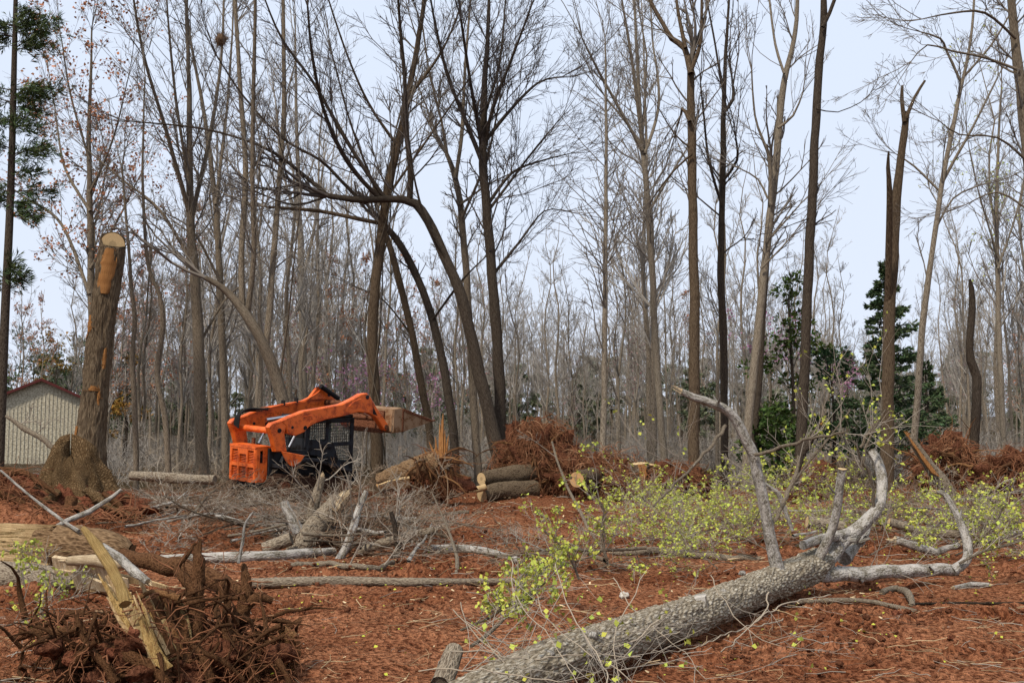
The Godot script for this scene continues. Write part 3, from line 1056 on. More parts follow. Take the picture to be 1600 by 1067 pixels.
	tree("bare_tree", "thin grey tree curving up beside the snapped brown trunk", 30.0, M.bark_pale, M.twig_grey, ["1428,720,15 1436,600,15 1444,490,14 1458,390,12 1472,290,11 1485,220,10 1502,140,8 1518,60,6 1524,-20,5", "1473,285,7 1492,250,6 1520,200,5 1560,120,3", "1503,130,6 1480,80,5 1470,60,4 1440,50,3", "1470,300,5 1430,260,4 1400,240,2", "1502,125,5 1550,70,4 1580,20,3", "1462,360,5 1490,310,4 1530,290,3"], {"lev": 2, "n": [0, 4, 5], "len": 1.9, "dens": 1.0, "y0": 440.0})
	tree("dead_snag", "crooked dead dark snag with a ragged broken top above the right root heap", 29.0, M.bark_dark, M.twig_dark, ["1522,720,20 1526,640,20 1527,590,20 1517,562,18 1517,520,16 1520,480,15 1519,450,12 1516,436,5"], {"lev": 1, "len": 0.8, "dens": 0.1, "n": [0, 3], "snapped": true})
	tree("bare_tree", "near grey trunk leaning in at the upper right corner", 25.0, M.bark_grey, M.twig_grey, ["1648,740,34 1640,600,32 1628,450,29 1614,300,26 1600,180,23 1590,80,20 1582,10,18 1578,-40,16", "1604,250,6 1560,215,4 1500,210,3 1470,190,2", "1594,110,6 1540,90,5 1490,80,4 1450,70,3 1425,95,2", "1588,60,6 1540,20,5 1490,20,4 1440,30,2", "1610,330,5 1560,300,4 1510,320,2"], {"lev": 2, "n": [0, 4, 5], "len": 1.6, "dens": 0.6, "y0": 420.0})
	tree("budding_tree", "slender tree with pale green buds by the upper right corner", 36.0, M.bark_pale, M.twig_grey, ["1572,740,13 1566,620,12 1561,480,11 1558,330,8 1562,200,5 1566,130,3", "1560,400,5 1530,300,3 1515,230,2", "1560,420,5 1590,330,3 1605,250,2"], {"lev": 2, "n": [0, 4, 4], "len": 2.4, "dens": 1.3, "y0": 480.0, "leaf": [0.35, 2, 0.07, Color(0.36, 0.37, 0.10), 0.12]})
	tree("bare_tree", "thin crooked trunk bowing sideways, between the cut trunk and thick grey tree", 30.0, M.bark_grey, M.twig_grey, ["262,735,13 258,660,13 246,600,12 247,560,11 254,510,11 248,460,10 232,420,8 224,340,7 222,240,5 226,120,3"], {"lev": 2, "n": [0, 3, 4], "len": 1.8, "dens": 1.0, "y0": 520.0})
	tree("bare_tree", "slim grey trunk nearest the tall cut trunk on its loader side", 31.0, M.bark_grey, M.twig_grey, ["212,735,12 210,640,12 206,560,11 210,500,10 205,450,8 198,360,6 190,260,4"], {"lev": 2, "n": [0, 3, 4], "len": 1.8, "dens": 1.0, "y0": 520.0})
	tree("bare_tree", "pale hazy tree with a leafless fork midway between thick grey and vine-wrapped trees", 48.0, M.bark_pale, M.twig_far, ["474,720,19 473,600,18 472,480,16 469,380,14 466,300,11 463,180,7 460,60,4", "471,440,8 490,360,6 505,260,4", "468,360,7 440,260,5 430,160,3"], {"lev": 2, "n": [0, 4, 4], "len": 2.8, "dens": 0.9, "y0": 480.0})
	# pine at the left edge, its trunk cut by the frame
	var pd := 27.0
	var pb := at(-3, 740, pd)
	pb.y = ter(pb.x, pb.z)
	var pt := thing("pine_tree", "dark pine at the left margin with hanging needle boughs", "tree", pb)
	var pm := MB.new()
	var sp := spline(PackedVector3Array([Vector3(0, -0.2, 0), Vector3(0.0, 4, 0), Vector3(0.02, 8, 0.0), Vector3(-0.05, 13, 0)]), PackedFloat32Array([0.13, 0.11, 0.09, 0.05]), 0.5)
	tube(pm, sp[0], sp[1], 9, 1, 0.5)
	part(pt, "trunk", pm, M.bark_dark)
	var bm := MB.new()
	var nm := MB.new()
	for spec in [[60, 10.2], [150, 8.6], [190, 8.6], [235, 7.6], [280, 7.0], [10, 11.4], [430, 4.2], [35, 10.8], [120, 9.1], [320, 5.8]]:
		for s in 3:
			var h: float = 1.6 + (677.0 - spec[0]) * pd / F + rng.randf_range(-0.3, 0.3)
			var an := rng.randf_range(-0.9, 0.9) + (PI if s == 2 else 0.0)
			var dd := Vector3(cos(an), 0.12, sin(an))
			var ln := rng.randf_range(0.5, 1.15)
			if spec[0] > 300:
				ln *= 0.7
			var q := Vector3(0, h - pb.y, 0)
			var e := q + dd * ln
			twig(bm, PackedVector3Array([q, q.lerp(e, 0.5) + Vector3(0, 0.06, 0), e]), 0.022, 0.008)
			for k in 70:
				var f := rng.randf_range(0.2, 1.0)
				needle_tuft(nm, q.lerp(e, f) + rnd_dir() * 0.36 * rng.randf(), (dd + rnd_dir() * 0.8).normalized(), 0.23, Color(0.06, 0.085, 0.035), 5, 0.05)
	part(pt, "branch", bm, M.twig_dark, "stuff")
	part(pt, "needles", nm, M.leaf_dark)
	# the dark fir with level sprays, behind the snapped trunk
	fir("fir_tree", "dark green conical fir directly behind the snapped brown trunk", at(1392, 740, 38.0), 7.9, 2.25, Color(0.062, 0.094, 0.044))
	fir("fir_tree", "small dark fir low beside the snapped trunk's right", at(1452, 740, 42.0), 4.5, 1.4, Color(0.062, 0.092, 0.044))
	evergreen("evergreen_tree", "open yellow-green evergreen half hidden by the straight black trunk", at(1238, 740, 37.0), 7.0, 1.5, Color(0.055, 0.085, 0.022), 800)
	evergreen("evergreen_tree", "low loose dark evergreen to the right of the black trunk's foot", at(1302, 740, 39.0), 4.6, 1.3, Color(0.028, 0.055, 0.024), 620)
	evergreen("evergreen_bush", "bright green holly bush at the foot of the black trunk", at(1212, 750, 33.0), 2.4, 1.0, Color(0.045, 0.075, 0.020), 700)
	evergreen("evergreen_tree", "rounded dark evergreen beside the cream shed roof", at(45, 740, 70.0), 8.2, 2.9, Color(0.045, 0.065, 0.022), 1100)
	evergreen("evergreen_tree", "dark evergreen behind the tall cut trunk's foot, loader side", at(180, 740, 62.0), 6.2, 1.7, Color(0.035, 0.055, 0.022), 800)
	evergreen("ochre_tree", "small tree with ochre-yellow young leaves by the shed", at(80, 740, 68.0), 8.0, 2.0, Color(0.19, 0.125, 0.03), 380)
	evergreen("ochre_tree", "ochre-leaved sapling just right of the tall cut trunk", at(192, 740, 44.0), 4.8, 1.0, Color(0.20, 0.12, 0.03), 200)
	redbud("redbud_tree", "pink-purple flowering redbud seen above the loader's raised arm", at(540, 740, 46.0), 5.8, 2.2)
	redbud("redbud_tree", "pink flowering redbud just left of the fan-crowned dark trunk", at(668, 740, 52.0), 5.6, 2.0)
	redbud("redbud_tree", "purple flowering redbud just left of the black trunk", at(1205, 740, 44.0), 8.0, 2.2)
	redbud("redbud_tree", "pink redbud between the black trunk and the fir", at(1325, 740, 46.0), 7.8, 1.6)
	# leaf nest of a squirrel
	var ne := MB.new()
	blob(ne, Vector3.ZERO, Vector3(0.16, 0.18, 0.16), 9, 12, 0.3, 5.0)
	for k in 220:
		root(ne, rnd_dir() * 0.12, rnd_dir(), 0.25, 0.008, 0.3, 0.0)
	single("squirrel_nest", "dark ball of twigs and dead leaves lodged high in the bare stems", "nest", ne, M.twig_brown, at(345, 62, 32.5))


func needle_tuft(m: MB, p: Vector3, d: Vector3, s: float, c: Color, blades := 3, wide := 0.17) -> void:
	var g := rng.randf_range(0.6, 1.5)
	var tone := Color(c.r * g * rng.randf_range(0.85, 1.25), c.g * g, c.b * g)
	for k in blades:
		var dd := (d + rnd_dir() * 0.6).normalized()
		var side := dd.cross(rnd_dir()).normalized() * s * wide
		var nn := side.cross(dd).normalized()
		if nn.y < 0.0:
			nn = -nn
		var b := m.v.size()
		m.v.append_array(PackedVector3Array([p - side * 0.5, p + dd * s * 0.55 + side, p + dd * s, p + dd * s * 0.5 - side]))
		m.n.append_array(PackedVector3Array([nn, nn, nn, nn]))
		m.c.append_array(PackedColorArray([tone, tone, tone, tone]))
		var tri := (m.v[b + 2] - m.v[b]).cross(m.v[b + 1] - m.v[b])
		m.i.append_array(PackedInt32Array([b, b + 1, b + 2, b, b + 2, b + 3]) if tri.dot(nn) > 0.0 else PackedInt32Array([b, b + 2, b + 1, b, b + 3, b + 2]))


func fir(called: String, label: String, base: Vector3, h: float, rad: float, c: Color) -> Node3D:
	base.y = ter(base.x, base.z)
	var t := thing(called, label, "tree", base)
	var tm := MB.new()
	tube(tm, PackedVector3Array([Vector3(0, -0.2, 0), Vector3(0, h * 0.5, 0), Vector3(0, h * 0.98, 0)]), PackedFloat32Array([0.13, 0.08, 0.015]), 7)
	part(t, "trunk", tm, M.bark_dark)
	var nm := MB.new()
	var bm := MB.new()
	var y := h * 0.12
	while y < h * 0.97:
		var f := y / h
		var rr := rad * (1.0 - f) * rng.randf_range(0.55, 1.2) + 0.12
		var nb := rng.randi_range(3, 5)
		for b in nb:
			var an := rng.randf() * TAU
			var ln := rr * rng.randf_range(0.6, 1.15)
			var d := Vector3(cos(an), 0.15 - 0.15 * (1.0 - f), sin(an))
			var q := Vector3(0, y, 0)
			var e := q + d * ln
			twig(bm, PackedVector3Array([q, q.lerp(e, 0.5), e]), 0.02, 0.006)
			for k in int(12 + ln * 30):
				var g := sqrt(rng.randf_range(0.03, 1.0))
				var side := Vector3(-d.z, 0, d.x) * rng.randf_range(-0.36, 0.36) * ln * (1.1 - g)
				needle_tuft(nm, q.lerp(e, g) + side + Vector3(0, rng.randf_range(-0.07, 0.05), 0), (d + Vector3(0, -0.1, 0) + rnd_dir() * 0.5).normalized(), rng.randf_range(0.10, 0.20), c)
		y += rng.randf_range(0.10, 0.20)
	part(t, "branch", bm, M.twig_dark, "stuff")
	part(t, "needles", nm, M.leaf_dark)
	return t


func evergreen(called: String, label: String, base: Vector3, h: float, rad: float, c: Color, n: int) -> Node3D:
	base.y = ter(base.x, base.z)
	var t := thing(called, label, "bush" if called.ends_with("bush") else "tree", base)
	var tm := MB.new()
	tube(tm, PackedVector3Array([Vector3(0, -0.2, 0), Vector3(0.1, h * 0.4, 0.05), Vector3(0.0, h * 0.9, 0)]), PackedFloat32Array([0.09, 0.06, 0.015]), 6)
	part(t, "trunk", tm, M.bark_dark)
	var nm := MB.new()
	var bm := MB.new()
	var clumps := int(n / 28.0) + 4
	for k in clumps:
		var f := rng.randf_range(0.22, 1.0)
		var an := rng.randf() * TAU
		var rr := rad * sqrt(rng.randf()) * sin(clampf(1.15 - f * 0.9, 0.15, 1.0) * PI * 0.5)
		var p := Vector3(cos(an) * rr, h * f, sin(an) * rr)
		twig(bm, PackedVector3Array([Vector3(0.05, h * f * 0.8, 0), p * Vector3(0.5, 1, 0.5) - Vector3(0, 0.1, 0), p]), 0.015, 0.006)
		var cs := rng.randf_range(0.25, 0.55) * (0.6 + rad * 0.3)
		for q in 28:
			var o := rnd_dir() * cs * sqrt(rng.randf()) * Vector3(1, 0.6, 1)
			needle_tuft(nm, p + o, (o.normalized() * 0.7 + rnd_dir() * 0.6).normalized(), rng.randf_range(0.12, 0.24), c)
	part(t, "branch", bm, M.twig_dark, "stuff")
	part(t, "needles", nm, M.leaf_dark)
	return t


func redbud(called: String, label: String, base: Vector3, h: float, rad: float) -> void:
	base.y = ter(base.x, base.z)
	var t := thing(called, label, "tree", base)
	var bm := MB.new()
	var tm := MB.new()
	var tips := PackedVector3Array()
	tube(tm, PackedVector3Array([Vector3(0, -0.2, 0), Vector3(0.05, h * 0.3, 0), Vector3(0.1, h * 0.6, 0)]), PackedFloat32Array([0.07, 0.05, 0.03]), 6)
	part(t, "trunk", tm, M.bark_grey)
	var o := {"up": 0.1, "wig": 0.12, "n": [0, 5, 5], "ang": 0.8, "ratio": 0.55, "rmin": 0.006}
	for k in 7:
		var an := rng.randf() * TAU
		grow(bm, Vector3(0.05, h * rng.randf_range(0.35, 0.6), 0), Vector3(cos(an), 0.8, sin(an)).normalized(), rad * rng.randf_range(0.7, 1.1), 0.02, 2, o, tips)
	part(t, "crown", bm, M.twig_far)
	part(t, "blossom", leaves_on(tips, 0.85, 2, 0.10, Color(0.42, 0.19, 0.31), 0.18), M.leaf)


func wood_tree(h: float, r: float, lean: float, limbs: int, lev: int, o: Dictionary, mats: Array, leafy: Array = []) -> Node3D:
	var t := Node3D.new()
	var tm := MB.new()
	var cm := MB.new()
	var tips := PackedVector3Array()
	var P := PackedVector3Array()
	var R := PackedFloat32Array()
	var n := 12
	var ph := rng.randf() * 50.0
	for k in n + 1:
		var f := float(k) / n
		P.append(Vector3(lean * f * f * h * 0.12 + 0.5 * n2.get_noise_2d(f * 3.0, ph) * f, h * f - 0.2, 0.5 * n2.get_noise_2d(f * 3.0, ph + 20.0) * f))
		R.append(r * (1.0 - 0.88 * f))
	tube(tm, P, R, 6, 1, 0.5)
	for k in limbs:
		var f := rng.randf_range(o.get("from", 0.35), 0.98)
		var e := clampi(int(f * n), 1, n)
		var an := rng.randf() * TAU
		var nd := Vector3(cos(an), rng.randf_range(0.7, 1.7), sin(an)).normalized()
		grow(cm, P[e], nd, h * 0.2 * rng.randf_range(0.5, 1.2) * (1.3 - f), maxf(R[e] * 0.45, 0.012), lev, o, tips)
	var a := part(t, "trunk", tm, mats[0])
	part(t, "crown", cm, mats[1])
	if leafy.size():
		part(t, "leaves", leaves_on(tips, leafy[0], leafy[1], leafy[2], leafy[3], 0.15), M.leaf)
	return t


const MARKS := [[-400.0, "frame's left edge"], [140.0, "rust-leaved oak"], [312.0, "thick grey tree"], [430.0, "leaning forked tree"], [590.0, "vine-wrapped trunk"], [780.0, "fan-crowned dark trunk"], [945.0, "pale poplar"], [1085.0, "stout brown trunk"], [1180.0, "grey sinuous tree"], [1258.0, "straight black trunk"], [1390.0, "snapped brown trunk"], [1522.0, "crooked dead snag"], [2400.0, "frame's right edge"]]


func by_marks(list: Array, what: String) -> void:
	# [[px, node]]: a label from where each stands among trees that are easy to find
	list.sort_custom(func(a, b): return a[0] < b[0])
	var count := {}
	for e in list:
		var k := 0
		while k < MARKS.size() - 2 and e[0] > MARKS[k + 1][0]:
			k += 1
		count[k] = count.get(k, -1) + 1
		e[1].set_meta("label", "%s %s from the left between %s and %s" % [ORD[mini(count[k], ORD.size() - 1)], what, MARKS[k][1], MARKS[k + 1][1]])


func back_wood() -> void:
	var o := {"up": 0.35, "wig": 0.09, "n": [0, 4, 5], "ang": 0.55, "ratio": 0.5, "rmin": 0.008, "from": 0.3}
	var protos := []
	for k in 12:
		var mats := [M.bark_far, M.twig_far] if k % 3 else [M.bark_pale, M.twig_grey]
		var leafy := []
		if k == 10:
			leafy = [0.4, 2, 0.10, Color(0.36, 0.16, 0.085)]
		if k == 11:
			leafy = [0.22, 2, 0.08, Color(0.28, 0.15, 0.15)]
		protos.append(wood_tree([15.0, 13.0, 17.0, 11.0, 14.0, 12.0, 9.0, 16.0, 10.0, 13.0, 11.0, 10.0][k], [0.10, 0.075, 0.12, 0.06, 0.085, 0.07, 0.045, 0.11, 0.055, 0.08, 0.07, 0.06][k], rng.randf_range(-0.6, 0.6), [34, 30, 36, 26, 32, 28, 22, 34, 24, 30, 28, 26][k], 2, o, mats, leafy))
	var list := []
	for k in 300:
		var px := rng.randf_range(-70.0, 1690.0) if k < 220 else rng.randf_range(150.0, 640.0)
		var d := 37.0 + 55.0 * pow(rng.randf(), 0.8)
		if px < 135.0 and d < 64.0:
			d = rng.randf_range(64.0, 92.0)
		# thinner towards the gap of open sky
		if px > 1270.0 and px < 1480.0 and rng.randf() < 0.3:
			continue
		if px < 60.0 and rng.randf() < 0.5:
			continue
		var x := (px - 800.0) / F * d
		var which := rng.randi() % 12
		if px < 260.0 and rng.randf() < 0.3:
			which = 10
		var s := rng.randf_range(0.8, 1.12)
		if px > 840.0 and px < 960.0:
			s *= 0.72
		if px > 1290.0 and px < 1480.0:
			s *= 0.72
		var c := copy_of(protos[which], "bare_tree", "", Vector3(x, ter(x, -d), -d))
		c.rotation.y = rng.randf() * TAU
		c.scale = Vector3(s, s, s)
		c.set_meta("category", "tree")
		c.set_meta("group", "bare trees of the wood behind the clearing")
		list.append([px, c])
	by_marks(list, "thin back tree")
	# saplings
	var o2 := {"up": 0.1, "wig": 0.2, "n": [0, 4, 5], "ang": 0.85, "ratio": 0.5, "rmin": 0.006, "from": 0.15}
	var shrubs := []
	for k in 5:
		var m := MB.new()
		var tips := PackedVector3Array()
		for s in 9:
			var an := rng.randf() * TAU
			grow(m, Vector3(rng.randf_range(-0.4, 0.4), -0.1, rng.randf_range(-0.4, 0.4)), Vector3(cos(an) * rng.randf_range(0.1, 1.2), 1.0, sin(an) * 0.6).normalized(), rng.randf_range(0.8, 2.5), 0.014, 2, o2, tips)
		shrubs.append(m.bake())
	for k in 5:
		var W := []
		for s in 95:
			var px := rng.randf_range(-200.0, 1800.0)
			var d := 33.0 + 55.0 * pow(rng.randf(), 1.2)
			if px < 140.0 and d < 62.0 and rng.randf() < 0.85:
				continue
			var x := (px - 800.0) / F * d
			var sc := rng.randf_range(0.6, 1.25)
			W.append(Transform3D(Basis(Vector3.UP, rng.randf() * TAU).scaled(Vector3(sc, sc, sc)), Vector3(x, ter(x, -d), -d)))
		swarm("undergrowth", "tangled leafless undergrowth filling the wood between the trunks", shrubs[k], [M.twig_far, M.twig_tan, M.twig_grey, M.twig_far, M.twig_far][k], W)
	# far grey wood that closes the view
	var fo := {"up": 0.3, "wig": 0.1, "n": [0, 5, 5], "ang": 0.6, "ratio": 0.5, "rmin": 0.012, "from": 0.12}
	for k in 3:
		var ft := wood_tree(9.0, 0.07, 0.2, 34, 2, fo, [M.bark_far, M.twig_far])
		var both := MB.new()
		var W := []
		for s in 130:
			var d := rng.randf_range(85.0, 135.0)
			var x := rng.randf_range(-0.62, 0.62) * d
			var sc := rng.randf_range(0.38, 0.72)
			W.append(Transform3D(Basis(Vector3.UP, rng.randf() * TAU).scaled(Vector3(sc * 1.6, sc, sc * 1.6)), Vector3(x, ter(x, -d), -d)))
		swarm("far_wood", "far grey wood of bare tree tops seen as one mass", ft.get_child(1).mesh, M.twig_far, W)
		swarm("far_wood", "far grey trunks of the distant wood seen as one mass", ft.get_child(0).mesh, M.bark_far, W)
		ft.free()
	# the deep wood: slim stems past counting, behind the nearer trunks
	for k in 4:
		var W := []
		for s in 42:
			var d := rng.randf_range(64.0, 105.0)
			var px := rng.randf_range(150.0, 1720.0)
			var x := (px - 800.0) / F * d
			var sc := rng.randf_range(0.75, 1.15) * (0.8 if px > 1270.0 and px < 1480.0 else 1.0)
			W.append(Transform3D(Basis(Vector3.UP, rng.randf() * TAU).scaled(Vector3(sc, sc, sc)), Vector3(x, ter(x, -d), -d)))
		var pr: Node3D = protos[[1, 4, 5, 9][k]]
		swarm("far_wood", "slim bare stems of the deep wood seen as one mass", pr.get_child(0).mesh, pr.get_child(0).material_override, W)
		swarm("far_wood", "fine bare tops of the deep wood seen as one mass", pr.get_child(1).mesh, M.twig_far, W)
	# pines far behind
	var pines := []
	for k in 4:
		var base := Vector3(0, 0, -60)
		var t := Node3D.new()
		var tm := MB.new()
		var h := 8.0 + k
		tube(tm, PackedVector3Array([Vector3(0, -0.3, 0), Vector3(0.1, h * 0.5, 0), Vector3(0, h, 0)]), PackedFloat32Array([0.13, 0.1, 0.03]), 6)
		part(t, "trunk", tm, M.bark_brown)
		var nm := MB.new()
		for q in 34:
			var f := rng.randf_range(0.25, 1.0)
			var an := rng.randf() * TAU
			var rr := (1.9 - 1.3 * f) * rng.randf_range(0.3, 1.0)
			var p := Vector3(cos(an) * rr, h * f, sin(an) * rr)
			for e in 18:
				needle_tuft(nm, p + rnd_dir() * 0.55 * rng.randf() * Vector3(1, 0.55, 1), (rnd_dir() + Vector3(0, 0.4, 0)).normalized(), 0.38, Color(0.115, 0.135, 0.08))
		part(t, "needles", nm, M.leaf_dark)
		pines.append(t)
	list = []
	for k in 190:
		var px := rng.randf_range(-60.0, 1660.0)
		var d := rng.randf_range(66.0, 125.0)
		if px < 150.0:
			d = maxf(d, 80.0)
		var x := (px - 800.0) / F * d
		var s := rng.randf_range(0.5, 0.95) * d / 110.0
		var c := copy_of(pines[k % 4], "pine_tree", "", Vector3(x, ter(x, -d), -d))
		c.rotation.y = rng.randf() * TAU
		c.scale = Vector3(s * 1.2, s, s * 1.2)
		c.set_meta("category", "tree")
		c.set_meta("group", "hazy pines at the back of the wood")
		list.append([px, c])
	by_marks(list, "far hazy pine")
	for t in pines + protos:
		t.free()


# ------------------------------------------------------------------ the orange machine
func poly(a: Array) -> PackedVector2Array:
	var o := PackedVector2Array()
	for k in range(0, a.size(), 2):
		o.append(Vector2(a[k], a[k + 1]))
	return o


func hose(m: MB, c: Array, r := 0.018) -> void:
	var P := PackedVector3Array(c)
	var R := PackedFloat32Array()
	R.resize(P.size())
	R.fill(r)
	var s := spline(P, R, 0.05)
	tube(m, s[0], s[1], 7)


func loader() -> void:
	var t := thing("track_loader", "orange compact track loader with raised arms and muddy bucket, working behind the brush", "track loader", Vector3(-6.232, -0.05, -25.253))
	t.basis = Basis(Vector3.UP, 0.887) * Basis(Vector3.BACK, 0.035) * Basis(Vector3.RIGHT, 0.071)
	var O: Material = M.orange_paint
	var K: Material = M.charcoal_paint
	# body between the tracks
	var m := MB.new()
	prism(m, poly([0.16, 0.42, 2.7, 0.32, 2.95, 0.45, 2.95, 0.78, 1.5, 0.95, 1.1, 1.2, 0.62, 1.28, 0.16, 1.2]), -0.45, 0.45, 0.02)
	part(t, "chassis", m, K)
	# rear hood: frame round the grille openings, made of posts and rails so that the vents are real openings
	var hood := MB.new()
	var zs := [-0.48, -0.40, -0.19, -0.12, 0.12, 0.19, 0.40, 0.48]
	for k in range(0, 8, 2):
		box(hood, Vector3(-0.03, 0.58, zs[k]), Vector3(0.10, 1.36, zs[k + 1]), 0.02)
	for yy in [[0.56, 0.64], [0.90, 0.985], [1.285, 1.395]]:
		for k in range(1, 7, 2):
			box(hood, Vector3(-0.022, yy[0], zs[k] - 0.01), Vector3(0.09, yy[1], zs[k + 1] + 0.01), 0.012)
	box(hood, Vector3(-0.018, 1.18, -0.13), Vector3(0.09, 1.30, 0.13), 0.012)
	var hd := part(t, "hood", hood, O)
	m = MB.new()
	prism(m, poly([-0.035, 1.39, 0.30, 1.40, 0.62, 1.335, 0.62, 1.30, -0.035, 1.335]), -0.49, 0.49, 0.018)
	part(t, "hood_top", m, O)
	for s in [-1.0, 1.0]:
		m = MB.new()
		# side cheek with a slot
		box(m, Vector3(0.0, 0.56, s * 0.47 - 0.02), Vector3(0.11, 1.36, s * 0.47 + 0.02), 0.012)
		box(m, Vector3(0.19, 0.56, s * 0.47 - 0.02), Vector3(0.32, 1.36, s * 0.47 + 0.02), 0.012)
		box(m, Vector3(0.105, 0.56, s * 0.47 - 0.018), Vector3(0.195, 1.0, s * 0.47 + 0.018), 0.006)
		box(m, Vector3(0.105, 1.28, s * 0.47 - 0.018), Vector3(0.195, 1.36, s * 0.47 + 0.018), 0.006)
		part(t, "hood_cheek", m, O)
	m = MB.new()
	box(m, Vector3(0.10, 0.58, -0.45), Vector3(0.14, 1.32, 0.45), 0.01)
	part(t, "radiator", m, M.black_rubber)
	for col in 3:
		for row in 2:
			var v := MB.new()
			var za: float = zs[1 + col * 2] + 0.005
			var zb: float = zs[2 + col * 2] - 0.005
			var ya := 0.645 if row == 0 else 0.99
			var yb := 0.895 if row == 0 else (1.28 if col != 1 else 1.175)
			box(v, Vector3(0.06, ya, za), Vector3(0.075, yb, zb), 0.002)
			var vent := part(t, "vent", v, M.black_rubber)
			var nl := int((yb - ya) / 0.034)
			for k in nl:
				var y := ya + (k + 0.5) * (yb - ya) / nl
				var sl := MB.new()
				box(sl, Vector3(0, -0.006, za), Vector3(0.045, 0.006, zb), 0.002, Transform3D(Basis(Vector3.BACK, -0.5), Vector3(0.012, y, 0)))
				part(vent, "louver", sl, O)
	# towers, arms, knees
	for s in [1.0, -1.0]:
		var z := 0.62 if s > 0 else -0.80
		var tw := MB.new()
		prism(tw, poly([0.08, 1.84, 0.16, 1.93, 0.55, 2.02, 0.60, 1.86, 0.55, 1.70, 0.64, 1.26, 0.30, 1.28, 0.20, 1.58]), z + 0.012, z + 0.168, 0.022)
		part(t, "tower", tw, O)
		var pin := MB.new()
		cyl(pin, Vector3(0.38, 1.76, z - 0.012), Vector3(0.38, 1.76, z + 0.192), 0.052, 16)
		cyl(pin, Vector3(0.38, 1.76, z - 0.02), Vector3(0.38, 1.76, z + 0.2), 0.024, 10)
		part(t, "pivot_pin", pin, K)
		var ar := MB.new()
		prism(ar, poly([0.40, 1.98, 0.63, 2.06, 1.11, 2.20, 1.70, 2.265, 2.27, 2.34, 2.60, 2.46, 2.88, 2.58, 3.08, 2.60, 3.20, 2.50, 3.42, 2.24, 3.84, 1.80, 3.83, 1.69, 3.77, 1.64, 3.68, 1.68, 3.56, 1.83, 3.38, 2.00, 3.13, 2.10, 2.79, 2.13, 2.28, 2.04, 1.78, 1.975, 1.50, 1.91, 1.26, 1.82, 1.13, 1.70, 0.86, 1.62, 0.62, 1.68, 0.56, 1.86]), z, z + 0.18, 0.022)
		var arm := part(t, "lift_arm", ar, O)
		for q in [[3.08, 2.50, 0.055], [3.76, 1.74, 0.06], [1.13, 1.80, 0.05], [0.75, 1.82, 0.035]]:
			var bo := MB.new()
			cyl(bo, Vector3(q[0], q[1], z - 0.014), Vector3(q[0], q[1], z + 0.194), q[2], 14)
			part(arm, "bolt", bo, K if q[2] < 0.056 else M.rusty_steel)
		# raised weld plate and a dark triangular mark on the knee
		var wp := MB.new()
		prism(wp, poly([2.46, 2.27, 2.62, 2.40, 2.86, 2.47, 2.98, 2.38, 2.88, 2.26, 2.62, 2.22]), z - 0.01, z + 0.19, 0.006)
		part(arm, "weld_plate", wp, O)
		wp = MB.new()
		prism(wp, poly([1.05, 2.06, 1.30, 2.10, 1.42, 2.0, 1.36, 1.92, 1.22, 1.88, 1.34, 1.99]), z - 0.008, z + 0.188, 0.006)
		part(arm, "weld_plate", wp, O)
		var mk := MB.new()
		prism(mk, poly([3.30, 2.24, 3.44, 2.03, 3.28, 2.08]), z - 0.006, z + 0.186, 0.002)
		part(arm, "triangle_mark", mk, M.black_rubber)
		# lift cylinder
		var lc := MB.new()
		cyl(lc, Vector3(0.66, 0.98, s * 0.55), Vector3(0.86, 1.34, s * 0.56), 0.055, 12)
		var cy := part(t, "lift_cylinder", lc, K)
		lc = MB.new()
		cyl(lc, Vector3(0.86, 1.34, s * 0.56), Vector3(1.12, 1.78, s * 0.58), 0.028, 10)
		part(cy, "rod", lc, M.chrome)
	m = MB.new()
	cyl(m, Vector3(0.36, 1.74, -0.64), Vector3(0.36, 1.74, 0.64), 0.075, 16)
	part(t, "cross_tube", m, O)
	m = MB.new()
	cyl(m, Vector3(2.98, 2.30, -0.64), Vector3(2.98, 2.30, 0.64), 0.07, 14)
	cyl(m, Vector3(3.50, 1.95, -0.64), Vector3(3.50, 1.95, 0.64), 0.06, 14)
	part(t, "cross_tube", m, M.rusty_steel)
	# steel pipes along the far arm and hoses over the tower
	for k in 3:
		m = MB.new()
		var zz := -0.60 + 0.035 * k
		hose(m, [Vector3(0.95, 2.16, zz), Vector3(1.5, 2.26, zz), Vector3(2.1, 2.335, zz), Vector3(2.4, 2.40 + 0.02 * k, zz), Vector3(2.62, 2.55, zz), Vector3(2.75, 2.66, zz)], 0.016)
		part(t, "steel_pipe", m, O)
	for k in 2:
		m = MB.new()
		box(m, Vector3(1.55 + 0.4 * k, 2.245 + 0.055 * k, -0.63), Vector3(1.58 + 0.4 * k, 2.37 + 0.055 * k, -0.50), 0.004)
		part(t, "pipe_clamp", m, M.black_rubber)
	for k in 4:
		m = MB.new()
		var zz := -0.58 + 0.05 * k
		hose(m, [Vector3(0.16, 1.80 - 0.02 * k, zz), Vector3(0.20, 2.00 + 0.02 * k, zz), Vector3(0.42, 2.12 + 0.02 * k, zz), Vector3(0.78, 2.13 + 0.015 * k, zz), Vector3(1.0, 2.16, zz)], 0.024)
		part(t, "hose", m, M.black_rubber)
	m = MB.new()
	for k in 7:
		cyl(m, Vector3(0.7 + 0.055 * k, 2.13 + 0.01 * k, -0.62), Vector3(0.7 + 0.055 * k, 2.13 + 0.01 * k, -0.42), 0.022 + 0.008 * (k % 3), 8)
	part(t, "hose_coupling", m, M.rusty_steel)
	m = MB.new()
	hose(m, [Vector3(0.62, 1.62, 0.5), Vector3(0.72, 1.88, 0.45), Vector3(0.98, 1.96, 0.4), Vector3(1.3, 1.92, 0.36)], 0.026)
	part(t, "hose", m, M.black_rubber)
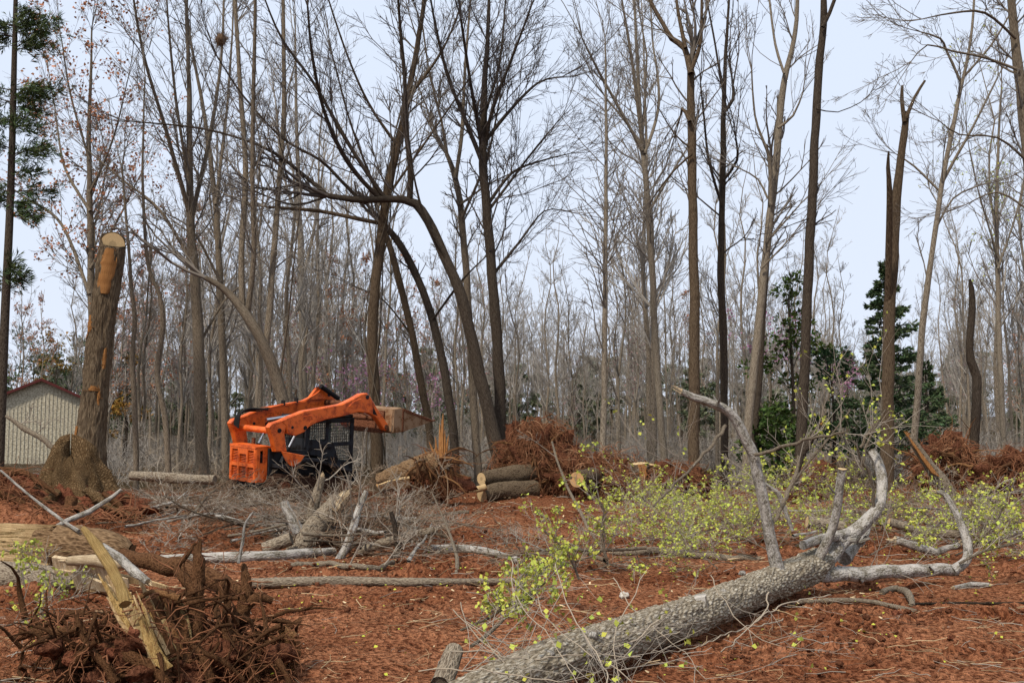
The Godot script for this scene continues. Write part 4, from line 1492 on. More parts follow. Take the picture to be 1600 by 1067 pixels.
	# tilt cylinders and fittings at the far knee
	for s in [-1.0, 1.0]:
		m = MB.new()
		cyl(m, Vector3(2.62, 2.72 if s < 0 else 2.36, s * 0.42), Vector3(3.22, 2.40 if s < 0 else 2.12, s * 0.42), 0.06, 12)
		var tc := part(t, "tilt_cylinder", m, M.black_rubber)
		m = MB.new()
		cyl(m, Vector3(3.22, 2.40 if s < 0 else 2.12, s * 0.42), Vector3(3.72, 2.06 if s < 0 else 1.9, s * 0.42), 0.03, 10)
		part(tc, "rod", m, M.chrome)
	m = MB.new()
	prism(m, poly([2.30, 2.36, 2.62, 2.70, 2.74, 2.74, 2.86, 2.66, 3.0, 2.55, 2.9, 2.38]), -0.62, -0.54, 0.012)
	part(t, "knee_bracket", m, O)
	m = MB.new()
	for k in 5:
		cyl(m, Vector3(2.58 + 0.05 * k, 2.68 + 0.02 * (k % 2), -0.56 + 0.02 * k), Vector3(2.60 + 0.05 * k, 2.78 - 0.015 * k, -0.55 + 0.02 * k), 0.022, 8)
	part(t, "fitting", m, M.chrome)
	m = MB.new()
	cyl(m, Vector3(0.70, 1.93, -0.10), Vector3(1.55, 2.02, -0.10), 0.05, 12)
	part(t, "damper", m, M.chrome)
	# quick attach plate and bucket
	m = MB.new()
	prism(m, poly([3.74, 1.58, 3.83, 1.56, 3.93, 2.12, 3.84, 2.14]), -0.62, 0.62, 0.012)
	part(t, "attach_plate", m, M.rusty_steel)
	var bk := MB.new()
	prism(bk, poly([3.86, 1.63, 3.90, 1.58, 4.22, 1.60, 4.22, 1.625, 3.92, 1.61, 3.89, 1.66, 3.93, 2.16, 4.20, 2.20, 4.20, 2.225, 3.90, 2.185]), -0.88, 0.88, 0.004)
	prism(bk, poly([4.20, 1.60, 5.30, 1.835, 5.30, 1.86, 4.20, 1.625]), -0.88, 0.88, 0.004)
	var bu := part(t, "bucket", bk, M.bucket_steel)
	for s in [-1.0, 1.0]:
		var sp := MB.new()
		prism(sp, poly([3.91, 1.60, 4.23, 1.60, 5.38, 1.855, 5.36, 1.885, 4.20, 2.215, 3.92, 2.18]), s * 0.895 - 0.015, s * 0.895 + 0.015, 0.005)
		var side := part(bu, "side_plate", sp, M.bucket_steel)
		sp = MB.new()
		prism(sp, poly([4.24, 2.205, 5.40, 1.865, 5.44, 1.855, 5.30, 1.83, 4.24, 2.135]), s * 0.915 - 0.012, s * 0.915 + 0.012, 0.004)
		prism(sp, poly([4.21, 1.63, 4.27, 1.64, 4.27, 2.17, 4.21, 2.185]), s * 0.914 - 0.010, s * 0.914 + 0.010, 0.004)
		part(bu, "side_edge", sp, M.rusty_steel)
	m = MB.new()
	prism(m, poly([5.22, 1.81, 5.48, 1.862, 5.48, 1.875, 5.22, 1.842]), -0.9, 0.9, 0.003)
	part(bu, "cutting_edge", m, M.rusty_steel)
	# cab: frame of posts and rails, glass, wire guards
	var cab := MB.new()
	box(cab, Vector3(1.42, 1.965, -0.46), Vector3(2.96, 2.05, 0.46), 0.03)
	var cb := part(t, "cab_roof", cab, K)
	for s in [-1.0, 1.0]:
		var fr := MB.new()
		var z0: float = s * 0.44 - 0.022
		var z1: float = s * 0.44 + 0.022
		prism(fr, poly([2.86, 0.62, 2.98, 0.60, 2.99, 1.97, 2.87, 1.97]), z0, z1, 0.01)
		prism(fr, poly([1.42, 1.30, 1.54, 1.10, 1.60, 1.97, 1.46, 1.97]), z0, z1, 0.01)
		prism(fr, poly([2.06, 1.0, 2.16, 0.96, 2.18, 1.97, 2.08, 1.97]), z0, z1, 0.01)
		box(fr, Vector3(1.45, 1.86, z0 + 0.004), Vector3(2.98, 1.968, z1 + 0.003), 0.01)
		box(fr, Vector3(2.10, 1.29, z0 + 0.005), Vector3(2.98, 1.385, z1 + 0.004), 0.01)
		prism(fr, poly([1.46, 1.16, 2.14, 0.98, 2.14, 1.42, 1.56, 1.48]), z0 + 0.006, z1 + 0.005, 0.01)
		prism(fr, poly([2.10, 0.95, 2.98, 0.60, 2.98, 0.86, 2.50, 0.94, 2.36, 1.30, 2.10, 1.31]), z0 + 0.007, z1 + 0.006, 0.01)
		var cf := part(t, "cab_frame", fr, K)
		for win in [[2.17, 1.385, 2.88, 1.87], [2.36, 0.86, 2.88, 1.30], [1.57, 1.45, 2.09, 1.87]]:
			var w := MB.new()
			face(w, PackedVector3Array([Vector3(win[0], win[1], z0 + 0.01), Vector3(win[2], win[1], z0 + 0.01), Vector3(win[2], win[3], z0 + 0.01), Vector3(win[0], win[3], z0 + 0.01)]), Vector3(0, 0, s))
			part(cf, "window", w, M.glass)
			var g := MB.new()
			var nx := int((win[2] - win[0]) / 0.062)
			var ny := int((win[3] - win[1]) / 0.062)
			var zg: float = s * 0.455
			for k in range(1, nx):
				var x: float = lerpf(win[0], win[2], float(k) / nx)
				cyl(g, Vector3(x, win[1], zg), Vector3(x, win[3], zg), 0.006, 5)
			for k in range(1, ny):
				var y: float = lerpf(win[1], win[3], float(k) / ny)
				cyl(g, Vector3(win[0], y, zg + 0.008), Vector3(win[2], y, zg + 0.008), 0.006, 5)
			part(cf, "guard_mesh", g, K)
	m = MB.new()
	box(m, Vector3(2.90, 0.62, -0.42), Vector3(2.96, 0.90, 0.42), 0.01)
	for s in [-0.42, 0.38]:
		box(m, Vector3(2.91, 0.88, s), Vector3(2.97, 1.96, s + 0.04), 0.01)
	part(t, "front_frame", m, K)
	m = MB.new()
	box(m, Vector3(1.44, 1.22, -0.42), Vector3(1.50, 1.5, 0.42), 0.01)
	box(m, Vector3(1.46, 1.88, -0.42), Vector3(1.52, 1.97, 0.42), 0.01)
	part(t, "rear_frame", m, K)
	m = MB.new()
	box(m, Vector3(1.62, 0.92, -0.25), Vector3(2.10, 1.12, 0.25), 0.04)
	prism(m, poly([1.58, 1.1, 1.70, 1.1, 1.62, 1.72, 1.52, 1.70]), -0.23, 0.23, 0.03)
	part(t, "seat", m, M.black_rubber)
	# side panels, fenders
	for s in [-1.0, 1.0]:
		var z := 0.46 if s > 0 else -0.52
		m = MB.new()
		prism(m, poly([0.325, 0.60, 1.0, 0.62, 1.20, 0.90, 1.45, 1.08, 1.44, 1.24, 1.05, 1.26, 0.60, 1.30, 0.325, 1.34]), z, z + 0.06, 0.012)
		part(t, "side_panel", m, K)
		var zf := 0.50 if s > 0 else -0.87
		m = MB.new()
		prism(m, poly([0.42, 0.90, 0.80, 0.86, 1.12, 1.02, 1.5, 0.98, 2.66, 0.62, 2.68, 0.44, 2.74, 0.44, 2.75, 0.68, 1.52, 1.06, 1.10, 1.10, 0.78, 0.95, 0.42, 0.98]), zf, zf + 0.37, 0.012)
		part(t, "fender", m, K)
		var zt := 0.835 if s > 0 else -0.87
		m = MB.new()
		prism(m, poly([0.40, 1.30, 1.10, 1.16, 0.98, 1.02, 0.77, 0.86, 0.55, 1.06]), zt, zt + 0.035, 0.01)
		part(t, "side_flap", m, O)
		# track
		var zc: float = 0.66 * s
		var path := PackedVector2Array()
		for q in [[0.55, 0.36, 0.33, 0.5, 1.5], [2.45, 0.24, 0.21, -0.5, 0.5]]:
			for k in 9:
				var an: float = lerpf(q[3], q[4], k / 8.0) * PI
				path.append(Vector2(q[0] + cos(an) * q[2], q[1] + 0.04 + sin(an) * q[2]))
		var outl := PackedVector2Array()
		var inn := PackedVector2Array()
		for p in path:
			inn.append(p)
		m = MB.new()
		prism(m, path, zc - 0.17, zc + 0.17, 0.02)
		var tk := part(t, "track", m, M.track_rubber)
		var lug := MB.new()
		var L := path.size()
		for k in L:
			var a := path[k]
			var b := path[(k + 1) % L]
			var nn := maxi(1, int(a.distance_to(b) / 0.1))
			for e in nn:
				var c := a.lerp(b, (e + 0.5) / nn)
				var dirv := (b - a).normalized()
				var T := Transform3D(Basis(Vector3(dirv.x, dirv.y, 0), Vector3(-dirv.y, dirv.x, 0), Vector3(0, 0, 1)), Vector3(c.x, c.y, zc))
				box(lug, Vector3(-0.025, -0.03, -0.165), Vector3(0.025, 0.028, 0.165), 0.006, T)
		part(tk, "tread", lug, M.track_rubber, "stuff")
		for q in [[0.55, 0.40, 0.19], [2.45, 0.28, 0.14], [1.05, 0.18, 0.09], [1.4, 0.17, 0.09], [1.75, 0.16, 0.09], [2.1, 0.15, 0.09]]:
			m = MB.new()
			cyl(m, Vector3(q[0], q[1], zc - 0.185), Vector3(q[0], q[1], zc + 0.185), q[2], 16)
			cyl(m, Vector3(q[0], q[1], zc - 0.2), Vector3(q[0], q[1], zc + 0.2), q[2] * 0.45, 12)
			part(tk, "roller", m, M.rusty_steel)
	# lamp and exhaust
	m = MB.new()
	cyl(m, Vector3(0.45, 1.33, -0.22), Vector3(0.45, 1.52, -0.22), 0.045, 12)
	part(t, "exhaust", m, M.rusty_steel)


# ------------------------------------------------------------------ the felled trees
func stick(called: String, label: String, cat: String, s: String, d: float, bark: Material, o := {}) -> Node3D:
	# points are picture points with a thickness; d = 0 lays them on the ground, else the distance of the first, with o.d1 of the last
	var q := pts(s)
	var c := PackedVector3Array()
	var r := PackedFloat32Array()
	for k in q.size():
		var rr := 0.0
		var w: Vector3
		if d == 0.0:
			w = on_ground(q[k].x, q[k].y + q[k].z * 0.45)
			rr = q[k].z * 0.5 * -w.z / F
			w.y += rr * 0.85
		else:
			var dk := lerpf(d, o.get("d1", d), float(k) / (q.size() - 1))
			w = at(q[k].x, q[k].y, dk)
			rr = q[k].z * 0.5 * dk / F
		c.append(w)
		r.append(rr)
	var base := c[0]
	for k in c.size():
		c[k] -= base
	var t := thing(called, label, cat, base, o.get("group", ""))
	var sp := spline(c, r, 0.10 if r[0] > 0.03 else 0.2)
	var P: PackedVector3Array = sp[0]
	var R: PackedFloat32Array = sp[1]
	var m := MB.new()
	if r[0] > 0.05 and not o.has("plain"):
		lumpy(m, P, R, 20, r[0] * o.get("amp", 0.10), 9.0 / maxf(r[0] * 6.0, 0.4), maxf(1.0, roundf(r[0] * TAU * 2.0)), 0.9, n4, 2.5)
	else:
		for k in P.size():
			R[k] *= 1.0 + 0.16 * n2.get_noise_2d(k * 0.6, base.x * 3.0)
			P[k] += Vector3(n2.get_noise_2d(k * 0.35, base.z), n2.get_noise_2d(k * 0.35, base.z + 9.0), 0) * r[0] * 0.5
		tube(m, P, R, 8, 1.0, 1.5)
	cap(m, P, R)
	part(t, "stem", m, bark)
	var e := P.size() - 1
	var ends: String = o.get("ends", "")   # c = sawn, b = broken, at start and end
	for k in ends.length():
		var p := P[0] if k == 0 else P[e]
		var nn := (P[0] - P[1]).normalized() if k == 0 else (P[e] - P[e - 1]).normalized()
		var rr: float = R[0] if k == 0 else R[e]
		if ends[k] == "c":
			var dm := MB.new()
			disc(dm, p + nn * 0.004, nn, rr * 1.02, 20)
			part(t, "cut_face", dm, o.get("endmat", M.end_grain))
		elif ends[k] == "b":
			var bm := MB.new()
			var side := nn.cross(Vector3.UP).normalized()
			var upv := side.cross(nn)
			disc(bm, p, nn, rr * 0.98, 16, rr * 0.3)
			for j in 9:
				var a := rng.randf() * TAU
				var off := (side * cos(a) + upv * sin(a)) * rr * rng.randf_range(0.2, 0.85)
				shard(bm, p + off - nn * rr * 0.3, p + off * 0.9 + nn * rr * rng.randf_range(0.5, 2.2), (side * cos(a + 1.5) + upv * sin(a + 1.5)) * rr * 0.3, rr * 0.08)
			part(t, "broken_end", bm, o.get("endmat", M.wood_white))
	var tn: int = o.get("twigs", 0)
	if tn > 0:
		var cm := MB.new()
		var tips := PackedVector3Array()
		var par := {"up": o.get("up", 0.1), "wig": 0.16, "n": [0, 4, 4], "ang": 0.7, "ratio": 0.55, "rmin": 0.003}
		for k in tn:
			var f: int = clampi(int(rng.randf_range(o.get("tf", 0.2), 1.0) * e), 1, e)
			var ax := (P[f] - P[f - 1]).normalized()
			var sd := rnd_dir() + Vector3(0, 0.4, 0)
			sd = (sd - ax * sd.dot(ax)).normalized()
			var an := rng.randf_range(0.4, 1.1)
			grow(cm, P[f], ax * cos(an) + sd * sin(an), o.get("tl", 0.9) * rng.randf_range(0.5, 1.2), clampf(R[f] * 0.4, 0.004, 0.014), o.get("lev", 2), par, tips)
		part(t, "twigs", cm, o.get("tmat", M.twig_brush), "stuff")
		if o.has("leaf"):
			part(t, "leaves", leaves_on(tips, o.leaf, 3, o.get("ls", 0.042), Color(0.43, 0.45, 0.085), 0.05), M.leaf)
	return t


func axis_tree(spec: String, dd: Array) -> Array:
	var q := pts(spec)
	var c := PackedVector3Array()
	var r := PackedFloat32Array()
	for k in q.size():
		c.append(at(q[k].x, q[k].y, dd[k]))
		r.append(q[k].z * 0.5 * dd[k] / F)
	return [c, r]


func fallen_tree() -> void:
	var a := axis_tree("660,1135,76 740,1095,74 806,1062,71 880,1030,65 990,992,59 1100,955,53 1200,915,48 1262,890,46 1282,878,44", [5.7, 6.05, 6.4, 6.85, 7.7, 8.75, 10.1, 10.9, 11.15])
	var base: Vector3 = a[0][3]
	base.y = 0.0
	var t := thing("fallen_tree", "big fallen tree with netted grey bark and pale upturned limbs, lying across the near clay", "fallen tree", base)
	var C: PackedVector3Array = a[0]
	for k in C.size():
		C[k] -= base
	var sp := spline(C, a[1], 0.022)
	var m := MB.new()
	var P: PackedVector3Array = sp[0]
	var R: PackedFloat32Array = sp[1]
	lumpy(m, P, R, 84, 0.018, 20.0, 2.0, 0.62, n4, 3.0)
	cap(m, P, R)
	part(t, "trunk", m, M.bark_plate)
	var cm := MB.new()
	var tips := PackedVector3Array()
	var limbs := [
		["1216,893,24 1207,860,21 1201,830,19 1196,795,18 1188,755,18 1177,712,18 1163,680,17 1146,652,17 1128,637,16 1106,627,15 1084,620,13 1064,611,10", 10.25, 9.9, "b"],
		["1270,884,19 1288,858,17 1300,830,15 1307,800,14.5 1312,768,14 1316,733,14", 10.95, 10.7, "c"],
		["1276,884,36 1300,862,31 1320,842,26 1345,826,22 1366,803,19 1378,775,17.5 1380,748,17 1372,722,16 1361,704,14", 11.15, 11.9, "c"],
		["1262,893,30 1300,897,26 1345,897,24 1400,893,22 1450,890,20 1495,890,18", 10.95, 11.6, ""],
		["1488,892,18 1510,876,15 1512,850,15 1504,822,13 1492,796,11 1478,772,9 1466,768,6", 11.55, 11.9, "b"],
		["1255,852,15 1285,842,16 1315,836,17 1345,826,16", 10.8, 11.5, "b"],
		["1318,872,26 1334,850,24 1348,832,22 1352,815,18", 11.5, 12.1, ""],
		["1350,826,7 1365,790,6 1362,750,5 1345,715,4 1335,690,3", 11.6, 11.3, ""],
		["1206,820,6 1228,780,7 1243,745,6 1247,712,4", 10.2, 10.6, ""],
		["1180,712,6 1250,690,5 1320,675,3", 10.0, 9.6, ""],
		["1135,665,6 1105,705,5 1060,752,4 1020,790,3", 10.0, 9.2, ""],
		["1345,700,5 1362,668,5 1375,650,4 1378,618,2", 11.8, 11.8, ""],
	]
	for l in limbs:
		var q := pts(l[0])
		var c := PackedVector3Array()
		var r := PackedFloat32Array()
		for k in q.size():
			var d: float = lerpf(l[1], l[2], float(k) / (q.size() - 1))
			c.append(at(q[k].x, q[k].y, d) - base)
			r.append(q[k].z * 0.5 * d / F)
		var s := spline(c, r, 0.03)
		var LP: PackedVector3Array = s[0]
		var LR: PackedFloat32Array = s[1]
		m = MB.new()
		if r[0] > 0.03:
			for k in LP.size():
				var q2 := LP[k] * 2.6
				LP[k] += Vector3(n2.get_noise_3d(q2.x, q2.y, q2.z), n2.get_noise_3d(q2.x + 9.0, q2.y, q2.z), 0) * r[0] * 0.13 * minf(1.0, k / 12.0)
			lumpy(m, LP, LR, 24, 0.006, 30.0, 1.0, 1.3, n3, 0.6)
			for k in 7:
				var f := rng.randi_range(8, LP.size() - 4)
				var od := rnd_dir()
				blob(m, LP[f] + od * LR[f] * 0.8, Vector3.ONE * LR[f] * rng.randf_range(0.3, 0.5), 8, 10, 0.3, 20.0, 1.0)
				if k % 3 == 0:
					tube(m, PackedVector3Array([LP[f], LP[f] + od * LR[f] * 1.6, LP[f] + (od + Vector3(0, 0.3, 0)) * LR[f] * rng.randf_range(1.8, 3.2)]), PackedFloat32Array([LR[f] * 0.34, LR[f] * 0.28, LR[f] * 0.16]), 7)
		else:
			for k in LP.size():
				LP[k] += Vector3(n2.get_noise_2d(k * 0.2, q[0].x), n2.get_noise_2d(k * 0.2, q[0].x + 7.0), 0) * 0.015
			tube(m, LP, LR, 8, 1.0, 2.0)
		cap(m, LP, LR)
		var limb := part(t, "limb", m, M.bark_mottled if r[0] > 0.03 else M.bark_log)
		var e := LP.size() - 1
		var nn := (LP[e] - LP[e - 1]).normalized()
		if l[3] == "c":
			m = MB.new()
			disc(m, LP[e] + nn * 0.003, nn, LR[e] * 1.02, 16, 0.004)
			part(limb, "cut_face", m, M.end_grain)
		elif l[3] == "b":
			m = MB.new()
			disc(m, LP[e], nn, LR[e], 12, 0.01)
			for k in 7:
				var off := rnd_dir() * LR[e] * 0.6
				shard(m, LP[e] + off - nn * 0.03, LP[e] + off + nn * rng.randf_range(0.02, 0.10), nn.cross(rnd_dir()).normalized() * LR[e] * 0.3, 0.004)
			part(limb, "broken_end", m, M.wood_white)
		if r[0] < 0.03 or l[3] == "":
			for k in 4:
				var f := rng.randi_range(int(e * 0.3), e)
				grow(cm, LP[f], (nn + rnd_dir() * 0.9 + Vector3(0, 0.3, 0)).normalized(), rng.randf_range(0.4, 0.9), 0.005, 1, {"up": 0.25, "wig": 0.14, "n": [0, 4, 4], "ang": 0.7, "ratio": 0.6, "rmin": 0.0025}, tips)
	# knots
	for kn in [[1062, 952, 8.25, 0.028], [1130, 925, 9.0, 0.022], [1245, 912, 10.6, 0.035], [925, 992, 7.0, 0.03], [1160, 895, 9.5, 0.02], [856, 1022, 6.55, 0.025]]:
		m = MB.new()
		var p := at(kn[0], kn[1], kn[2]) - base
		blob(m, p, Vector3(kn[3] * 1.5, kn[3], kn[3] * 1.2), 9, 12, 0.35, 20.0, 1.0)
		part(t, "knot", m, M.bark_mottled)
	# the scar: sawn stub on top of the trunk
	m = MB.new()
	var sp0 := at(1085, 940, 8.55) - base
	prism(m, poly([-0.12, -0.07, 0.09, -0.05, 0.10, 0.035, 0.03, 0.045, -0.04, 0.01]), -0.04, 0.04, 0.014, Transform3D(Basis(Vector3.BACK, 0.22), sp0))
	part(t, "sawn_stub", m, M.bark_mottled)
	# long fine shoots in front of and over the trunk
	for tw in [["1040,960,4 1010,985,4 960,1010,3 880,1022,3 800,1010,2", 7.6, 6.6], ["1230,965,4 1200,975,4 1150,985,3 1090,1010,3 1020,1020,2", 9.6, 7.6], ["1200,925,5 1195,958,4 1150,990,3 1120,1003,2", 9.6, 8.4], ["870,880,3 880,930,3 910,985,4 935,1030,4 950,1067,4", 7.0, 6.0], ["800,870,3 805,930,3 850,985,3 905,1067,3", 6.9, 5.9], ["700,1015,4 770,1020,4 830,1030,4 900,1022,3 1000,1028,3", 6.2, 6.6], ["720,940,3 740,985,4 775,1020,5 792,1040,5", 6.6, 6.4], ["705,950,3 760,1000,3 800,1050,4", 6.4, 6.1], ["1010,890,2 985,940,3 960,1000,3 965,1067,3", 7.2, 6.2], ["1300,930,3 1240,940,4 1190,965,4 1140,1010,3 1095,1040,2", 9.6, 7.8], ["655,1050,3 720,1045,4 790,1050,4 870,1067,3", 5.9, 5.8], ["960,905,3 1000,960,3 1060,1010,2 1100,1060,2", 8.0, 7.0], ["1110,900,3 1140,950,3 1190,1000,2 1230,1010,1", 8.6, 8.0], ["1060,985,3 1000,1010,3 950,1035,2 900,1050,2", 7.8, 6.8], ["830,905,2 850,960,3 905,1010,3 985,1062,3", 7.1, 6.0]]:
		var ax := axis_tree(tw[0], [tw[1], lerpf(tw[1], tw[2], 0.25), lerpf(tw[1], tw[2], 0.5), lerpf(tw[1], tw[2], 0.75), tw[2]])
		var cc: PackedVector3Array = ax[0]
		for k in cc.size():
			cc[k] -= base
			ax[1][k] *= 0.55
		var s := spline(cc, ax[1], 0.07)
		for k in s[0].size():
			s[0][k] += Vector3(n2.get_noise_2d(k * 0.3, cc[0].x * 9.0), n2.get_noise_2d(k * 0.3, cc[0].x * 9.0 + 4.0), 0) * 0.018
		m = MB.new()
		tube(m, s[0], s[1], 6, 1.0, 3.0)
		part(t, "shoot", m, M.twig_tan)
		for k in 5:
			var f := rng.randi_range(2, s[0].size() - 1)
			grow(cm, s[0][f], ((s[0][f] - s[0][f - 1]).normalized() + rnd_dir() * 0.8).normalized(), rng.randf_range(0.3, 0.8), 0.003, 1, {"up": 0.2, "wig": 0.12, "n": [0, 4], "ang": 0.7, "ratio": 0.5, "rmin": 0.0016}, tips)
	part(t, "twigs", cm, M.twig_brush, "stuff")
	part(t, "leaves", leaves_on(tips, 0.30, 2, 0.038, Color(0.43, 0.45, 0.085), 0.05), M.leaf)
	# cut butt piece beside the trunk
	stick("log", "short grey bark log end poking up beside the fallen trunk's butt", "log", "688,1072,32 700,1044,30 710,1016,26", 6.3, M.bark_log, {"d1": 6.6, "ends": " c", "endmat": M.wood_white})


func snag_and_root_stump() -> void:
	var d := 22.0
	var base := at(138, 745, d)
	base.y = ter(base.x, base.z) - 0.1
	var t := thing("tree_snag", "tall leaning tree trunk sawn off flat, with bare wood patches on furrowed bark", "tree snag", base)
	var q := pts("134,790,70 137,745,52 141,690,45 146,640,40 151,580,38 158,510,37 167,440,38 175,388,38")
	var c := PackedVector3Array()
	var r := PackedFloat32Array()
	for k in q.size():
		c.append(at(q[k].x, q[k].y, d) - base)
		r.append(q[k].z * 0.5 * d / F)
	c.append(c[c.size() - 1] + Vector3(0.012, 0.08, 0.024))
	r.append(r[r.size() - 1])
	var sp := spline(c, r, 0.05)
	var m := MB.new()
	lumpy(m, sp[0], sp[1], 72, 0.030, 14.0, 4.0, 0.22, n4, 12.0)
	part(t, "trunk", m, M.bark_snag)
	var P: PackedVector3Array = sp[0]
	var R: PackedFloat32Array = sp[1]
	var e := P.size() - 1
	var nn := (P[e] - P[e - 1]).normalized()
	m = MB.new()
	disc(m, P[e] + nn * 0.035, nn, R[e] * 1.06, 32, 0.004)
	part(t, "cut_face", m, M.end_grain)
	# bared wood: curved sheets a little proud of the bark
	var fr := (Vector3(0.1, 0.0, 1.0)).normalized()
	for pa in [[0.978, 0.80, -0.12, 0.62, 1.0], [0.72, 0.655, 0.85, 0.30, 0.9], [0.60, 0.52, -0.75, 0.16, 0.6], [0.455, 0.44, -0.1, 0.5, 1.0], [0.44, 0.39, -0.55, 0.13, 0.8], [0.30, 0.03, 1.15, 0.20, 0.7]]:
		var G := PackedVector3Array()
		var rows := 14
		var cols := 9
		for i in rows:
			var f: float = lerpf(pa[1], pa[0], i / 13.0)
			var k := clampi(int(f * e), 1, e)
			var ax := (P[k] - P[k - 1]).normalized()
			var rt := ax.cross(fr).normalized() * -1.0
			var fw := rt.cross(ax).normalized()
			if fw.z < 0:
				fw = -fw
			var wid: float = pa[3] * (1.0 - 0.55 * pow(absf(i / 13.0 - 0.5) * 2.0, 3.0) * pa[4]) * (1.0 + 0.10 * n2.get_noise_2d(i * 1.9, pa[0] * 50.0))
			if pa[0] == 0.975:
				wid = pa[3] * lerpf(0.28, 1.0, pow(i / 13.0, 0.7)) * (1.0 + 0.08 * n2.get_noise_2d(i * 2.1, 3.0))
			if pa[0] == 1.0:
				wid = pa[3]
			for j in cols:
				var an: float = pa[2] + wid * (2.0 * j / (cols - 1) - 1.0)
				var dir := rt * sin(an) + fw * cos(an)
				var big := n2.get_noise_3d(sin(an) * 1.3, cos(an) * 1.3, 3.0)
				var edge := absf(2.0 * j / (cols - 1) - 1.0)
				G.append(P[k] + dir * (R[k] * 1.07 + 0.024 - 0.035 * edge * edge + 0.014 * n2.get_noise_2d(i * 0.5, j * 2.3 + pa[0] * 9.0) + 0.0 * big))
		m = MB.new()
		surf(m, G, rows, cols, false, 1.0, 1.0)
		for qi in 10:
			var gi := rng.randi_range(0, rows - 2)
			var gj := 0 if qi % 2 else cols - 1
			var a0 := G[gi * cols + gj]
			shard(m, a0, a0 + (G[(gi + 1) * cols + gj] - a0).normalized() * rng.randf_range(-0.16, 0.2) + Vector3(rng.randf_range(-0.03, 0.03), 0, 0.02), Vector3(0.012, 0, 0.004), 0.004)
		part(t, "bare_wood", m, M.wood_orange)
	m = MB.new()
	for k in 26:
		var f := rng.randf_range(0.03, 0.2)
		var i := int(f * e)
		var a := P[i] + Vector3(-R[i] * rng.randf_range(0.5, 1.0), 0, R[i] * rng.randf_range(0.5, 1.0))
		shard(m, a, a + Vector3(rng.randf_range(-0.2, 0.35), rng.randf_range(-0.28, 0.25), 0.12), Vector3(0.02, 0.02, 0), 0.006)
	part(t, "splinters", m, M.wood_orange, "stuff")
	# flared root stump in front of it
	var sb := at(108, 790, 18.2)
	sb.y = ter(sb.x, sb.z)
	t = thing("root_stump", "broad mossy stump flare with clay-caked roots at the tall cut trunk's foot", "stump", sb)
	var rows := 30
	var cols := 49
	var G2 := PackedVector3Array()
	for i in rows:
		var f := float(i) / (rows - 1)
		var y := lerpf(-0.15, 1.16, f)
		for j in cols:
			var an := -TAU * (j % (cols - 1)) / (cols - 1)
			var fl := pow(1.0 - f, 1.6)
			var lob := 0.5 + 0.5 * cos(an * 5.0 + 0.7 + 0.4 * sin(an * 2.0))
			var rr := 0.30 + 0.20 * (1.0 - f) + fl * (0.15 + 0.55 * lob * lob) + 0.06 * n4.get_noise_3d(cos(an) * 4.0, y * 0.8, sin(an) * 4.0) + 0.13 * n1.get_noise_3d(cos(an) * 1.6, y * 1.8, sin(an) * 1.6)
			if f > 0.84:
				rr *= sqrt(maxf(0.0, 1.0 - pow((f - 0.84) / 0.16, 2.0))) * 0.96 + 0.04
			var top := 0.42 * n1.get_noise_2d(cos(an) * 1.5 + 4.0, sin(an) * 1.5) * f
			G2.append(Vector3(cos(an) * rr - 0.14 * f * f + 0.12, y + top, sin(an) * rr * 0.9))
	m = MB.new()
	surf(m, G2, rows, cols, true, 7.0, 1.1)
	part(t, "root_flare", m, M.bark_moss)
	for s in [["92,768,14 72,785,18 52,800,16 20,812,10", 17.6], ["135,765,12 160,785,16 185,800,12 215,812,6", 17.6], ["112,778,16 104,800,20 92,826,14", 17.4], ["122,790,10 140,812,12 150,835,7", 17.3]]:
		var qq := pts(s[0])
		var cc := PackedVector3Array()
		var rr := PackedFloat32Array()
		for k in qq.size():
			cc.append(at(qq[k].x, qq[k].y, s[1] - 0.12 * k) - sb)
			rr.append(qq[k].z * 0.5 * s[1] / F)
		var s2 := spline(cc, rr, 0.04)
		m = MB.new()
		lumpy(m, s2[0], s2[1], 18, 0.05, 7.0, 1.0, 1.0, n1, 2.0)
		part(t, "root", m, M.root if s[1] < 17.5 else M.bark_moss)
	m = MB.new()
	blob(m, Vector3(0.05, 0.02, 0.35), Vector3(1.25, 0.42, 0.5), 30, 50, 0.35, 3.4)
	part(t, "clay_clump", m, M.soil_lump)
	m = MB.new()
	for k in 70:
		var p := at(rng.randf_range(60, 190), rng.randf_range(785, 820), 17.7) - sb
		root(m, p, Vector3(rng.randfn(), rng.randf_range(-0.6, 0.4), rng.randf_range(0.0, 1.0)), rng.randf_range(0.25, 0.8), rng.randf_range(0.006, 0.018), 0.2, 0.6)
	part(t, "fine_roots", m, M.root_fine, "stuff")
	# the clay-filled root plate to its left
	var rb := at(30, 800, 18.0)
	rb.y = ter(rb.x, rb.z)
	t = thing("root_plate", "overturned plate of red clay and roots left of the mossy stump", "root plate", rb)
	m = MB.new()
	blob(m, Vector3(-0.45, 0.18, -0.1), Vector3(0.85, 0.42, 0.5), 40, 64, 0.25, 2.6)
	part(t, "clay_core", m, M.soil_lump)
	for s in [["-20,745,8 30,738,10 60,752,9 90,775,6", 17.4], ["0,770,12 40,790,14 80,800,12 120,812,8", 17.2], ["160,770,8 185,790,9 200,815,8", 17.4], ["-10,730,7 20,735,7 55,745,5", 17.7]]:
		var qq := pts(s[0])
		var cc := PackedVector3Array()
		var rr := PackedFloat32Array()
		for k in qq.size():
			cc.append(at(qq[k].x, qq[k].y, s[1]) - rb)
			rr.append(qq[k].z * 0.5 * s[1] / F)
		var s2 := spline(cc, rr, 0.05)
		m = MB.new()
		lumpy(m, s2[0], s2[1], 12, 0.03, 9.0, 1.0, 1.0, n1, 2.0)
		part(t, "root", m, M.root)
	m = MB.new()
